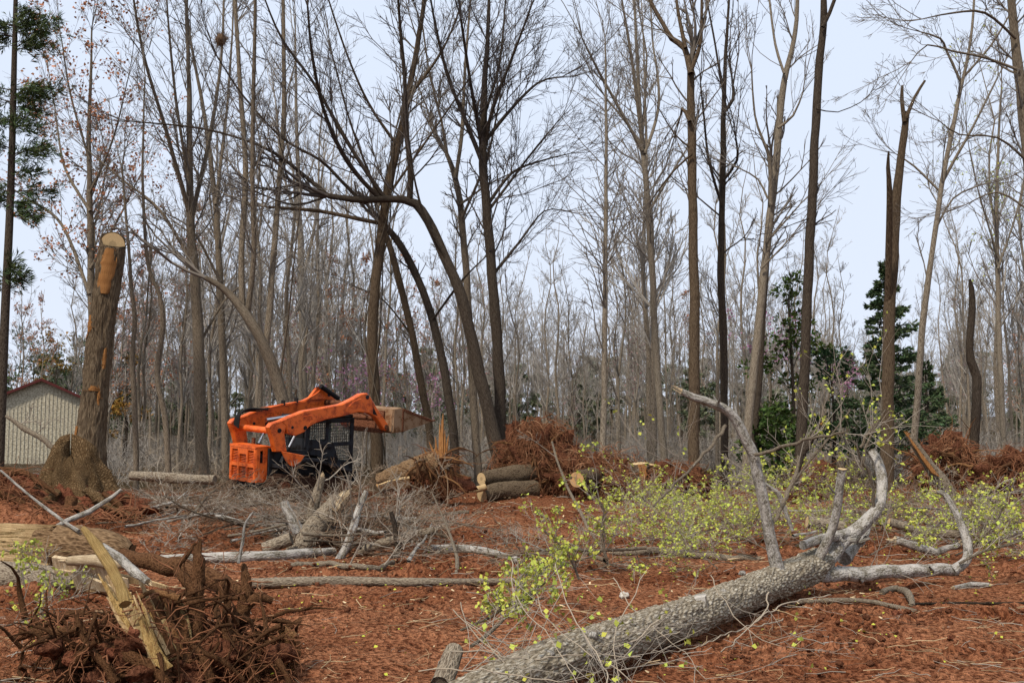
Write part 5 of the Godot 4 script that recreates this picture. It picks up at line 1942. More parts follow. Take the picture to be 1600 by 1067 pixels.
	for k in 620:
		var low := rng.randf() < 0.65
		var p := (at(rng.randf_range(-40, 230), rng.randf_range(790, 838), rng.randf_range(16.6, 17.4)) if low else at(rng.randf_range(-40, 48), rng.randf_range(735, 800), rng.randf_range(17.0, 17.6))) - rb
		root(m, p, Vector3(rng.randfn(), rng.randf_range(-0.7, 0.5), rng.randf_range(-0.2, 0.8)), rng.randf_range(0.2, 0.75), rng.randf_range(0.004, 0.014), 0.22, 0.5)
	part(t, "fine_roots", m, M.root_fine, "stuff")


func torn_stump() -> void:
	# the uprooted, splintered stump close to the camera, lower left
	var base := on_ground(262, 1062)
	var d := -base.z
	d = -base.z
	var t := thing("torn_stump", "uprooted stump with torn yellow wood blades and a tangle of dark clay-red roots", "uprooted stump", base)
	var m := MB.new()
	blob(m, Vector3(-0.05, 0.06, -0.12), Vector3(0.55, 0.26, 0.36), 40, 60, 0.5, 5.0)
	part(t, "clay_core", m, M.soil_dark)
	m = MB.new()
	var ct := spline(PackedVector3Array([at(285, 1050, d) - base, at(270, 1010, d + 0.05) - base, at(258, 960, d + 0.1) - base, at(250, 925, d + 0.12) - base]), PackedFloat32Array([0.17, 0.15, 0.12, 0.05]), 0.03)
	lumpy(m, ct[0], ct[1], 26, 0.05, 10.0, 1.0, 0.8, n4, 5.0)
	part(t, "butt", m, M.root)
	# torn blades: [from px, to px, half width px, thick m, depth offset, material, bend]
	# torn blades: from, to, half width px, depth offset, wood
	var tones := ["wood_yellow", "wood", "wood_yellow", "wood_yellow", "wood", "wood_old", "wood_yellow"]
	for k in 40:
		var f := k / 39.0
		var g := rng.randf()
		m = MB.new()
		var x0 := lerpf(222, 296, f) + rng.randf_range(-8, 8)
		var y0 := lerpf(1012, 1036, sin(f * PI)) + rng.randf_range(-14, 12)
		var lf := rng.randf_range(0.5, 1.08)
		var x1 := lerpf(150, 272, pow(f, 1.2)) + rng.randf_range(-13, 13)
		var y1 := lerpf(888, 925, f) + rng.randf_range(-8, 14)
		var dz := -0.17 + 0.24 * absf(f - 0.45) + rng.randf_range(-0.09, 0.09)
		var a := at(x0, y0, d + dz) - base
		var b := a.lerp(at(x1, y1, d + dz + 0.06) - base, lf)
		var w := rng.randf_range(2.2, 8.5) * d / F
		var tone: String = tones[k % 7] if f < 0.66 else ["root", "root_pale", "root", "wood_old"][k % 4]
		shard(m, a, b, Vector3(w, w * rng.randf_range(0.1, 0.7), w * rng.randf_range(-0.6, 0.6)), rng.randf_range(0.006, 0.014), rng.randf_range(0.1, 0.5), Vector3(rng.randfn(), rng.randfn(), rng.randfn()) * 0.012)
		part(t, "torn_blade", m, M[tone])
	# thick traced roots
	for s in [["310,1060,26 306,1010,24 304,960,22 306,920,20 312,885,15 309,862,9 312,842,4", 0.0, "root"], ["304,930,14 288,905,12 276,890,8 290,868,5 305,848,3", 0.05, "root"], ["368,1000,16 378,960,18 384,925,16 383,900,10 380,880,4", 0.25, "root"], ["300,990,12 340,985,12 372,965,13 400,935,12 425,940,8", 0.15, "root"], ["345,1060,18 352,1020,18 356,990,14 352,960,9 360,935,5", -0.05, "root"], ["355,1000,10 395,992,10 432,985,10 462,975,8 470,965,5", 0.1, "root"], ["440,985,16 455,1000,20 458,1025,18 448,1042,22 430,1050,16 405,1045,8", 0.1, "root_pale"], ["30,985,10 75,990,14 120,985,15 165,975,14 205,968,10", -0.05, "root"], ["20,1000,8 60,985,10 110,960,10 160,962,8 190,968,6", 0.2, "root"], ["270,1067,20 230,1040,16 190,1020,14 150,1010,10 110,1015,6", -0.2, "root"], ["120,1067,16 100,1035,14 75,1010,12 62,985,8 55,960,4", -0.1, "root"], ["330,1067,12 320,1030,11 300,1005,10 285,1000,6", -0.25, "root"], ["180,1067,10 160,1035,10 130,1000,8 118,960,5", -0.3, "root"], ["400,1067,12 392,1040,12 375,1015,10 350,1005,8", -0.15, "root"], ["332,960,8 345,920,8 352,905,5", 0.2, "root"], ["368,975,10 360,945,8 345,925,6 335,905,3", 0.1, "root"], ["280,935,8 240,925,7 215,935,5", -0.1, "root_pale"], ["372,880,4 378,850,4 382,820,3 395,800,2", 0.3, "bark_mottled"], ["318,1020,6 350,1035,6 380,1062,5", -0.3, "root"], ["150,1000,7 120,1030,6 100,1067,5", -0.3, "root"]]:
		var qq := pts(s[0])
		var cc := PackedVector3Array()
		var rr := PackedFloat32Array()
		for k in qq.size():
			cc.append(at(qq[k].x, qq[k].y, d + s[1] + 0.03 * k) - base)
			rr.append(qq[k].z * 0.62 * d / F)
		var s2 := spline(cc, rr, 0.03)
		m = MB.new()
		lumpy(m, s2[0], s2[1], 12, rr[0] * 0.45, 22.0, 1.0, 2.0, n1, 2.0)
		var rt := part(t, "root", m, M[s[2]])
		m = MB.new()
		for k in 12:
			var i := rng.randi_range(2, s2[0].size() - 2)
			root(m, s2[0][i], rnd_dir() + Vector3(0, -0.1, 0.1), rng.randf_range(0.06, 0.32), clampf(s2[1][i] * 0.35, 0.0025, 0.009), 0.24, 0.5, 4, 1)
		part(rt, "rootlets", m, M.root_fine, "stuff")
	m = MB.new()
	for k in 130:
		var px := rng.randf_range(20, 450)
		var p := at(px, rng.randf_range(930 if px > 270 and px < 400 else 960, 1075), d + rng.randf_range(-0.3, 0.35)) - base
		root(m, p, Vector3(rng.randfn(), rng.randf_range(-0.5, 1.1), rng.randfn() * 0.5), rng.randf_range(0.2, 0.5), rng.randf_range(0.009, 0.024), 0.22, 0.5, 7, 2)
	part(t, "tangled_roots", m, M.root, "stuff")
	for k in 16:
		m = MB.new()
		var s := rng.randf_range(0.04, 0.11)
		blob(m, at(rng.randf_range(60, 440), rng.randf_range(985, 1070), d + rng.randf_range(-0.25, 0.25)) - base, Vector3(s, s * 0.7, s), 12, 16, 0.5, 9.0)
		part(t, "clay_clump", m, M.soil_dark if k % 3 else M.soil_lump)
	m = MB.new()
	for k in 620:
		var px := rng.randf_range(10, 465)
		var py := rng.randf_range(945, 1075)
		if px > 320:
			py = rng.randf_range(985, 1075)
		var p := at(px, py, d + rng.randf_range(-0.25, 0.3)) - base
		root(m, p, Vector3(rng.randfn(), rng.randf_range(-0.9, 0.7), rng.randfn() * 0.5), rng.randf_range(0.08, 0.36), rng.randf_range(0.0018, 0.006), 0.22, 0.8, 4, 1)
	part(t, "fine_roots", m, M.root_fine, "stuff")
	# the two long poles resting on it
	stick("splintered_pole", "yellow splintered pole leaning over the torn stump", "pole", "128,826,9 150,850,15 172,885,17 186,915,18 196,945,16", 6.7, M.wood_yellow, {"d1": 6.35, "plain": true})
	stick("bare_branch", "smooth pale grey branch lying behind the yellow splintered pole", "branch", "160,853,10 185,872,13 210,893,14 232,912,12", 7.4, M.bark_mottled, {"d1": 7.0, "ends": "bb"})


func logs() -> void:
	# split hollow log at the left
	var d := 13.4
	var base := on_ground(140, 893)
	var t := thing("split_log", "thick log half split open to pale green-yellow wood with a hollow", "log", base)
	var q := pts("-60,852,66 0,852,66 60,853,64 110,855,64 150,858,62 185,862,52 205,868,34")
	var P := PackedVector3Array()
	var P2 := PackedVector3Array()
	var n := 60
	var cols := 33
	var c := PackedVector3Array()
	var r := PackedFloat32Array()
	for k in q.size():
		c.append(at(q[k].x, q[k].y, d) - base)
		r.append(q[k].z * 0.5 * d / F)
	var sp := spline(c, r, 0.03)
	var m := MB.new()
	var G := PackedVector3Array()
	var G2 := PackedVector3Array()
	n = sp[0].size()
	for i in n:
		var px: float = 800.0 + (sp[0][i].x + base.x) * F / d
		for j in cols:
			var an := -TAU * (j % (cols - 1)) / (cols - 1)
			var dir := Vector3(0, sin(an), cos(an))
			var rr: float = sp[1][i] * (1.0 + 0.08 * n4.get_noise_2d(an * 2.0, i * 0.02) + 0.04 * n1.get_noise_2d(cos(an) * 3.0, i * 0.2))
			var cut := 1.0 - smoothstep(86.0, 98.0, px + 7.0 * n2.get_noise_2d(an * 4.0, 2.0))
			var p := dir * rr
			# split plane faces the camera and a little up
			var pl := Vector3(0, 0.35, 0.94)
			var over := p.dot(pl) - rr * 0.12
			if over > 0.0:
				p -= pl * over * cut
			G.append(sp[0][i] + p)
	surf(m, G, n, cols, true, 2.0, 0.5)
	cap(m, sp[0], sp[1])
	part(t, "stem", m, M.bark_tan)
	m = MB.new()
	var rows := 34
	var cl := 15
	for i in rows:
		var f := float(i) / (rows - 1)
		var x := lerpf(at(-40, 850, d).x, at(97, 850, d).x, f) - base.x
		var k := clampi(int(f * (n - 1) * 0.56 + 0.03 * n), 0, n - 1)
		for j in cl:
			var g := 2.0 * j / (cl - 1) - 1.0
			var rr: float = sp[1][k] * 1.02
			var up := Vector3(0, 0.94, -0.35) * g * rr * 0.98
			var hol := 0.09 * exp(-pow((f - 0.8) / 0.16, 2.0)) * (1.0 - g * g)
			var o := Vector3(0, 0.35, 0.94) * (rr * 0.16 - hol + 0.012 * n4.get_noise_2d(g * 2.2, f * 1.0) + 0.006)
			G2.append(Vector3(x, sp[0][k].y, sp[0][k].z) + up + o)
	surf(m, G2, rows, cl, false, 1.0, 1.0)
	part(t, "split_face", m, M.wood)
	m = MB.new()
	for k in 60:
		var x := at(rng.randf_range(-30, 95), 850, d).x - base.x
		var p := Vector3(x, c[1].y + rng.randf_range(-0.2, 0.24), 0.14)
		shard(m, p, p + Vector3(rng.randf_range(-0.5, 0.5), rng.randf_range(-0.03, 0.03), rng.randf_range(0.0, 0.05)), Vector3(0, 0.008, 0), 0.006)
	part(t, "splinters", m, M.wood_old, "stuff")
	# grey log with a broken pale end
	var lg := stick("log", "dark grey log ending in a broad torn cream slab, below the split log", "log", "-60,897,44 0,900,42 50,903,40 90,905,36 120,908,24", 11.9, M.bark_log, {"d1": 11.2})
	var lb := lg.position
	for s in [[85, 890, 200, 912, 22, "wood_white"], [95, 905, 185, 925, 15, "wood_white"], [105, 898, 262, 918, 9, "wood"], [110, 918, 205, 930, 9, "wood"], [90, 884, 150, 880, 8, "wood_white"]]:
		m = MB.new()
		var k: float = s[4] * 11.3 / F
		shard(m, at(s[0], s[1], 11.25) - lb, at(s[2], s[3], 11.0) - lb, Vector3(0, k, k * 0.5), 0.03, 0.3, Vector3(0, 0.04, 0.03))
		part(lg, "torn_slab", m, M[s[5]])
	stick("log", "clay-stained brown log propped behind the torn stump, sawn end up", "log", "188,866,16 230,876,26 280,888,30 330,905,30 385,932,24", 8.6, M.root, {"d1": 7.6, "ends": "c", "endmat": M.wood_orange})
	stick("log", "pale flat slab under the propped brown log", "log", "105,875,14 165,878,18 225,882,12", 11.0, M.wood_white, {"ends": "bb"})
	# long thin logs across the middle
	stick("log", "long straight grey pole log running level across the middle clay", "log", "385,912,15 470,909,15 560,908,14 650,910,13 740,909,11 820,908,8", 0.0, M.bark_log, {"ends": "cb"})
	stick("log", "pale grey log lying level just above the long pole log", "log", "245,875,13 310,872,15 380,870,16 450,867,16 520,862,14", 0.0, M.bark_mottled, {"ends": "bb"})
	stick("log", "short mottled white log lying alone on red clay", "log", "672,858,12 715,857,12 760,862,12 812,876,9", 0.0, M.bark_mottled, {"ends": "bb"})
	stick("log", "thin log with a clean cream slant cut at its tip", "log", "560,862,15 590,852,15 625,842,14 678,828,9", 14.6, M.bark_log, {"d1": 14.4, "ends": " b"})
	stick("log", "sawn log lying in front of the tall cut trunk's clearing, pale end left", "log", "204,743,13 240,745,15 290,748,15 335,750,14", 21.0, M.bark_log, {"d1": 20.6, "ends": "c"})
	# the broken trunk in the brush
	var bt := stick("broken_log", "short grey broken trunk standing aslant in the brush, cream torn tip", "log", "452,880,33 470,852,31 490,826,31 512,802,30 530,782,25", 14.6, M.bark_log, {"d1": 15.2, "ends": " b", "amp": 0.16})
	var bb := bt.position
	m = MB.new()
	shard(m, at(512, 806, 15.0) - bb, at(545, 766, 15.0) - bb, Vector3(0.10, 0.09, 0.1), 0.05, 0.15)
	part(bt, "torn_face", m, M.wood_white)
	stick("branch", "stout grey branch stub pointing up left of the broken trunk", "branch", "466,832,18 456,812,16 447,795,13 443,783,11", 14.8, M.bark_mottled, {"ends": " c"})
	stick("branch", "upright forked grey branch rising behind the broken trunk", "branch", "482,835,18 488,800,17 494,775,14 503,745,9", 15.2, M.bark_log, {"ends": " b", "twigs": 4})
	stick("log", "grey leg of log slanting from the broken trunk's foot", "log", "412,858,19 432,850,20 455,842,18", 14.4, M.bark_log, {"ends": "c "})
	stick("branch", "pale lichened branch leaning right of the broken trunk", "branch", "526,880,13 540,855,12 552,825,12 560,795,10 572,768,7", 14.3, M.bark_mottled, {"d1": 14.8, "twigs": 5})
	stick("branch", "dark thin branch bent upright at the brush edge", "branch", "610,875,8 622,860,9 618,830,8 612,800,6", 14.2, M.bark_dark, {"twigs": 4})
	stick("branch", "curved pale branch along the ground under the broken trunk", "branch", "455,884,8 500,880,9 545,884,10 590,888,9 612,878,8", 0.0, M.bark_log, {"twigs": 3})
	stick("branch", "long white twiggy branch slanting over the split log", "branch", "0,735,3 40,770,4 85,805,5 122,830,6", 13.8, M.bark_mottled, {"d1": 13.2})
	stick("branch", "grey forked stick lying on the root plate above the split log", "branch", "60,840,6 100,815,8 140,800,9 190,765,5", 13.9, M.bark_mottled, {"d1": 14.4})
	stick("branch", "long grey limb fallen across the shed wall", "branch", "8,650,5 35,668,8 70,690,9 95,715,8", 24.0, M.bark_log, {"twigs": 5})
	# logs at the centre root mound
	stick("log", "upper of two short logs sticking out of the root mound, sawn end forward", "log", "752,748,20 775,745,24 805,741,28 830,738,28", 26.0, M.bark_snag, {"d1": 27.0, "ends": "c"})
	stick("log", "lower of two short logs under the root mound, pale sawn end forward", "log", "753,774,22 775,768,26 805,766,28 835,764,28", 25.6, M.bark_snag, {"d1": 26.6, "ends": "c"})
	stick("log", "log with a round orange sawn face peering out of the root mound", "log", "901,749,25 925,744,25 960,738,23", 25.3, M.bark_brown, {"d1": 27.0, "ends": "c", "endmat": M.end_orange})
	stick("log", "small pale split log end below the two short logs", "log", "743,765,9 752,763,10 760,760,9", 25.4, M.wood, {"ends": "c"})
	# right side
	stick("broken_pole", "grey pole snapped to a long orange point, leaning before the right root heap", "pole", "1490,782,22 1472,752,20 1458,735,17 1438,706,13 1420,680,8", 17.5, M.bark_grey, {"d1": 17.5, "ends": " b", "endmat": M.wood_orange})
	var bp := get_child(get_child_count() - 1)
	m = MB.new()
	shard(m, at(1462, 742, 17.38) - bp.position, at(1414, 674, 17.4) - bp.position, Vector3(0.06, -0.03, 0.0), 0.03, 0.2)
	part(bp, "torn_face", m, M.wood_orange)
	stick("snapped_sapling", "dark snapped sapling stem with torn orange tip by the black trunk's foot", "sapling", "1243,760,9 1250,720,10 1262,695,12 1282,664,8", 15.0, M.bark_dark, {"ends": " b", "endmat": M.wood_orange})
	stick("branch", "smooth brown branch arched on the clay right of the fallen trunk", "branch", "1238,942,6 1270,939,8 1320,938,8 1370,941,8 1432,955,6", 0.0, M.bark_log, {})
	stick("branch", "short thick bent branch on the clay under the fallen tree's level limb", "branch", "1380,926,9 1402,920,12 1420,926,13 1427,946,9", 0.0, M.bark_log, {})
	stick("branch", "long thin dark stick running to the frame edge on the clay", "branch", "1430,943,4 1500,942,4 1560,943,4 1640,941,3", 0.0, M.bark_dark, {})
	stick("branch", "short pale broken branch on clay past the fallen tree's tip", "branch", "1490,918,6 1518,913,8 1546,914,7", 0.0, M.bark_mottled, {"ends": "bb"})
	stick("log", "pale barkless branch lying in the yellow-green leaves, nearest the cross limb", "log", "1400,845,12 1430,855,13 1465,862,12 1500,850,8", 14.0, M.bark_mottled, {"ends": "bb"})
	stick("log", "mossy grey log slanting behind the sawn upright limb", "log", "1390,815,12 1420,825,14 1460,832,14 1500,835,10", 15.2, M.bark_log, {"ends": "cb"})
	stick("log", "grey log lying behind the fallen tree's leaning limb", "log", "1262,815,18 1290,820,19 1320,824,16", 14.8, M.bark_log, {"ends": "c"})
	stick("log", "light log half buried among leaves left of the leaning limb", "log", "960,862,10 1040,862,11 1120,870,11 1190,872,8", 0.0, M.bark_log, {"ends": "bb"})
	stick("branch", "white bare branch with a kink standing among the leaves", "branch", "1240,830,5 1228,800,7 1215,770,7 1195,755,4", 13.0, M.bark_mottled, {"twigs": 3})
	stick("branch", "white stick lying across the right mound's foot", "branch", "1520,855,7 1555,842,8 1610,828,8", 16.0, M.bark_mottled, {"twigs": 4})
	stick("branch", "tall bare whip leaning over the middle clay by the root mound", "branch", "945,862,6 925,835,6 905,795,5 880,745,4 862,690,3", 14.0, M.bark_log, {"d1": 15.5, "twigs": 2, "tl": 0.5})


func heap(called: String, label: String, px: float, py: float, d: float, size: Vector3, nroots: int, big: int, seedling := 0.0) -> Node3D:
	var b := at(px, py, d)
	b.y = ter(b.x, b.z)
	var t := thing(called, label, "root heap", b)
	var m := MB.new()
	blob(m, Vector3(0, size.y * 0.25, 0), Vector3(size.x * 0.86, size.y * 0.74, size.z * 0.84), 40, 60, 0.50, 2.9)
	part(t, "clay_core", m, M.soil_dark)
	for k in big:
		var an := rng.randf_range(-0.4, PI + 0.4)
		var dir := Vector3(cos(an), rng.randf_range(-0.1, 0.9), sin(an))
		m = MB.new()
		root(m, dir.normalized() * size * 0.6 + Vector3(0, size.y * 0.3, 0), dir + rnd_dir() * 0.5, rng.randf_range(0.5, 1.3), rng.randf_range(0.02, 0.045), 0.14, 0.4, 7, 1)
		part(t, "root", m, M.root if k % 3 else M.root_pale)
	for pass_no in 2:
		m = MB.new()
		for k in (int(nroots * 1.5) if pass_no == 0 else nroots / 5):
			var an := rng.randf_range(-0.5, PI + 0.5)
			var el := rng.randf_range(-0.3, 1.4)
			var dir := Vector3(cos(an) * cos(el), sin(el), sin(an) * cos(el))
			var along := (dir.cross(rnd_dir()) * 1.0 + dir * rng.randf_range(-0.05, 0.85) + Vector3(0, -0.25, 0)).normalized()
			var lump := 1.0 + 0.42 * n2.get_noise_3d(dir.x * 1.7 + px, dir.y * 1.7, dir.z * 1.7)
			root(m, dir * size * rng.randf_range(0.66, 0.9) * lump + Vector3(0, size.y * 0.2, 0), along, rng.randf_range(0.2, 0.7), rng.randf_range(0.004, 0.013), 0.3, 0.9, 4, 1 if k % 6 == 0 else 0)
		if pass_no == 0:
			part(t, "fine_roots", m, M.root_fine, "stuff")
	part(t, "pale_roots", m, M.root_light, "stuff")
	return t


func root_heaps() -> void:
	var t := heap("root_heap", "tall shaggy mound of red-brown roots at the clearing's centre", 838, 768, 27.6, Vector3(1.05, 1.5, 0.8), 1700, 18)
	var m := MB.new()
	for k in 5:
		root(m, Vector3(rng.randf_range(-0.6, 0.2), 1.1, 0.1), Vector3(rng.randf_range(-0.3, 0.3), 1, 0), rng.randf_range(0.5, 0.9), 0.02, 0.1, -0.1, 6)
	part(t, "root", m, M.root, "stuff")
	heap("root_heap", "long low apron of red roots sloping right from the tall root mound", 925, 775, 27.0, Vector3(1.35, 0.92, 0.8), 1200, 12)
	heap("root_heap", "low root heap under the sawn stump", 1025, 780, 26.2, Vector3(1.3, 0.72, 0.8), 1200, 10)
	heap("root_heap", "red root tangle in front of the crooked dead snag", 1478, 752, 21.0, Vector3(0.62, 0.80, 0.6), 800, 12)
	heap("root_heap", "red clay and root pile at the frame's right edge", 1590, 800, 19.5, Vector3(0.75, 0.62, 0.7), 520, 6)
	heap("root_heap", "small dark root heap seen between the fallen tree's upright limbs", 1272, 760, 24.0, Vector3(0.55, 0.75, 0.5), 420, 6)
	# sawn stump on top of the low heap
	var sb := at(1006, 758, 25.9)
	t = thing("stump", "short sawn stump with bright flat top perched on the root heap", "stump", sb)
	var c := PackedVector3Array()
	var r := PackedFloat32Array()
	for q in pts("1003,772,34 1003,755,30 1002,740,27 1000,725,27"):
		c.append(at(q.x, q.y, 25.9) - sb)
		r.append(q.z * 0.5 * 25.9 / F)
	var sp := spline(c, r, 0.04)
	m = MB.new()
	lumpy(m, sp[0], sp[1], 26, 0.02, 9.0, 2.0, 0.8, n4, 4.0)
	part(t, "stem", m, M.bark_brown)
	m = MB.new()
	disc(m, c[3] + Vector3(0, 0.012, 0), Vector3(-0.08, 1, 0.12).normalized(), r[3] * 1.05, 24, 0.006)
	part(t, "cut_face", m, M.end_grain)
	m = MB.new()
	shard(m, c[3] + Vector3(0.02, 0.0, 0.21), c[1] + Vector3(0.03, 0.0, 0.25), Vector3(0.10, 0, 0.02), 0.02, 0.5)
	part(t, "bare_wood", m, M.wood_orange)
	m = MB.new()
	shard(m, c[3] + Vector3(0.2, -0.04, 0.1), c[3] + Vector3(0.55, -0.08, 0.1), Vector3(0, 0.04, 0.05), 0.03, 0.6)
	part(t, "hinge_wood", m, M.wood)
	# overturned stump with a tall splinter
	var ob := at(665, 765, 24.5)
	ob.y = ter(ob.x, ob.z)
	t = thing("overturned_stump", "overturned stump with orange splinters standing up, right of the loader", "stump", ob)
	m = MB.new()
	var s2 := spline(PackedVector3Array([at(592, 752, 24.4) - ob, at(620, 742, 24.3) - ob, at(650, 732, 24.2) - ob, at(685, 725, 24.2) - ob]), PackedFloat32Array([0.15, 0.18, 0.24, 0.34]), 0.05)
	lumpy(m, s2[0], s2[1], 24, 0.05, 8.0, 2.0, 0.7, n4, 4.0)
	part(t, "butt", m, M.bark_tan)
	m = MB.new()
	disc(m, s2[0][0] + Vector3(-0.01, 0, 0.01), Vector3(-1, 0.15, 0.45).normalized(), 0.15, 18, 0.02)
	part(t, "cut_face", m, M.end_orange)
	m = MB.new()
	shard(m, at(640, 752, 24.0) - ob, at(590, 760, 24.0) - ob, Vector3(0, 0.12, 0.08), 0.05, 0.4)
	part(t, "bare_wood", m, M.wood)
	for b in [[690, 700, 692, 646, 3], [688, 705, 687, 662, 3], [694, 700, 695, 672, 2.5], [692, 705, 690, 655, 2], [696, 705, 701, 680, 2], [684, 708, 680, 682, 2.5], [684, 712, 670, 690, 3], [698, 710, 716, 722, 3], [690, 715, 722, 730, 2.5], [676, 720, 662, 700, 3]]:
		m = MB.new()
		var k: float = b[4] * 24.0 / F
		shard(m, at(b[0], b[1] + 12, 24.0) - ob, at(b[2], b[3], 24.1) - ob, Vector3(k, 0, 0.02), 0.03, 0.1)
		part(t, "splinter", m, M.wood_orange)
	for k in 26:
		m = MB.new()
		root(m, at(rng.randf_range(650, 700), rng.randf_range(715, 740), 24.0) - ob + rnd_dir() * 0.15, Vector3(rng.randf_range(-0.3, 0.9), rng.randf_range(-0.6, 0.6), rng.randf_range(0.0, 1.0)), rng.randf_range(0.5, 1.0), 0.035, 0.16, 0.5, 7, 1)
		part(t, "root", m, M.root_pale if k % 2 else M.root)
	m = MB.new()
	for k in 360:
		root(m, at(rng.randf_range(660, 715), rng.randf_range(705, 770), 24.0) - ob, rnd_dir(), rng.randf_range(0.2, 0.6), rng.randf_range(0.004, 0.012), 0.2, 0.8)
	part(t, "fine_roots", m, M.root_fine, "stuff")
	m = MB.new()
	blob(m, at(665, 762, 24.6) - ob, Vector3(0.9, 0.32, 0.5), 20, 30, 0.4, 3.0)
	part(t, "clay_core", m, M.soil_lump)


# ------------------------------------------------------------------ brush
var zones := {}


func in_zone(o: Node3D, px: float, what: String) -> void:
	if not zones.has(what):
		zones[what] = []
	zones[what].append([px, o])


func label_zones() -> void:
	for what in zones:
		var l: Array = zones[what]
		l.sort_custom(func(a, b): return a[0] < b[0])
		for k in l.size():
			l[k][1].set_meta("label", "%s %s" % [ORD[k], what])


func brush() -> void:
	var o := {"up": 0.0, "wig": 0.17, "n": [0, 3, 3, 5], "ang": 0.7, "ratio": 0.55, "rmin": 0.0055}
	var protos := []
	for k in 9:
		var t := Node3D.new()
		var ln := rng.randf_range(1.3, 2.8)
		var P := PackedVector3Array()
		var R := PackedFloat32Array()
		var dd := Vector3(1, 0.06, 0)
		var p := Vector3(-ln * 0.5, 0, 0)
		var r := rng.randf_range(0.014, 0.05)
		var n := 12
		var cm := MB.new()
		var tips := PackedVector3Array()
		for i in n + 1:
			P.append(p)
			R.append(r * (1.0 - 0.75 * i / n))
			dd = (dd + rnd_dir() * 0.16).normalized()
			p += dd * ln / n
		var m := MB.new()
		tube(m, P, R, 7, 1.0, 1.5)
		part(t, "stem", m, [M.bark_log, M.bark_mottled, M.bark_grey][k % 3])
		for i in 7:
			var f := rng.randi_range(3, n)
			grow(cm, P[f], ((P[f] - P[f - 1]).normalized() + rnd_dir() * 0.9 + Vector3(0, 0.25, 0)).normalized(), rng.randf_range(0.5, 1.1), clampf(R[f] * 0.45, 0.005, 0.012), 2, o, tips)
		part(t, "twigs", cm, [M.twig_heap, M.twig_brush, M.twig_brown][k % 3], "stuff")
		protos.append(t)
	# [centre px, reach px, near row, far row, how many, height of the heap, where]
	for zone in [[440.0, 230.0, 862.0, 806.0, 46, 0.3, "in the heap before the orange loader"], [300.0, 100.0, 812.0, 796.0, 26, 0.3, "on the bank beyond the split log"], [600.0, 110.0, 880.0, 815.0, 24, 0.25, "round the broken grey log"], [1390.0, 180.0, 850.0, 812.0, 26, 0.35, "behind the fallen tree's upturned limbs"], [60.0, 130.0, 748.0, 740.0, 8, 0.2, "before the cream shed"], [880.0, 110.0, 905.0, 870.0, 7, 0.06, "on the middle clay"], [1560.0, 80.0, 865.0, 815.0, 9, 0.3, "below the red pile at the frame's edge"]]:
		for k in zone[4]:
			var px: float = zone[0] + zone[1] * clampf(rng.randfn() * 0.5, -1.0, 1.0)
			var p := on_ground(px, lerpf(zone[2], zone[3], rng.randf()))
			var y: float = zone[5] * rng.randf()
			var which := rng.randi() % 9
			var col: String = ["grey", "pale", "dark"][which % 3]
			var c: Node3D = copy_of(protos[which], "cut_branch", "", p + Vector3(0, 0.04 + y, 0))
			c.rotation = Vector3(rng.randf_range(-0.5, 0.5), rng.randf() * TAU, rng.randf_range(-0.22, 0.22))
			var s := rng.randf_range(0.5, 0.95)
			c.scale = Vector3(s, s * 0.75, s)
			c.set_meta("category", "branch")
			c.set_meta("group", "cut branches lying " + zone[6])
			in_zone(c, px, "%s bare cut branch from the left %s" % [col, zone[6]])
	for t in protos:
		t.free()
	# fine tangle, countless
	for k in 3:
		var m := MB.new()
		var tips := PackedVector3Array()
		for s in 8:
			grow(m, rnd_dir() * 0.25, (rnd_dir() * Vector3(1, 0.5, 1) + Vector3(0, 0.2, 0)).normalized(), rng.randf_range(0.4, 0.9), 0.009, 2, o, tips)
		var W := []
		for s in 30:
			var z: Array = [[440.0, 250.0, 872.0, 800.0], [470.0, 200.0, 850.0, 800.0], [1400.0, 220.0, 850.0, 810.0], [640.0, 180.0, 895.0, 830.0], [320.0, 150.0, 812.0, 796.0]][s % 5]
			var p := on_ground(z[0] + z[1] * rng.randf_range(-1, 1), lerpf(z[2], z[3], rng.randf()))
			var sc := rng.randf_range(0.6, 1.1)
			W.append(Transform3D(Basis.from_euler(Vector3(rng.randf_range(-0.5, 0.5), rng.randf() * TAU, rng.randf_range(-0.5, 0.5))).scaled(Vector3(sc, sc * 0.6, sc)), p + Vector3(0, 0.06 + 0.2 * rng.randf(), 0)))
		swarm("brush_tangle", "fine grey twigs tangled through the brush heaps", m.bake(), [M.twig_brush, M.twig_brown, M.twig_heap][k], W)


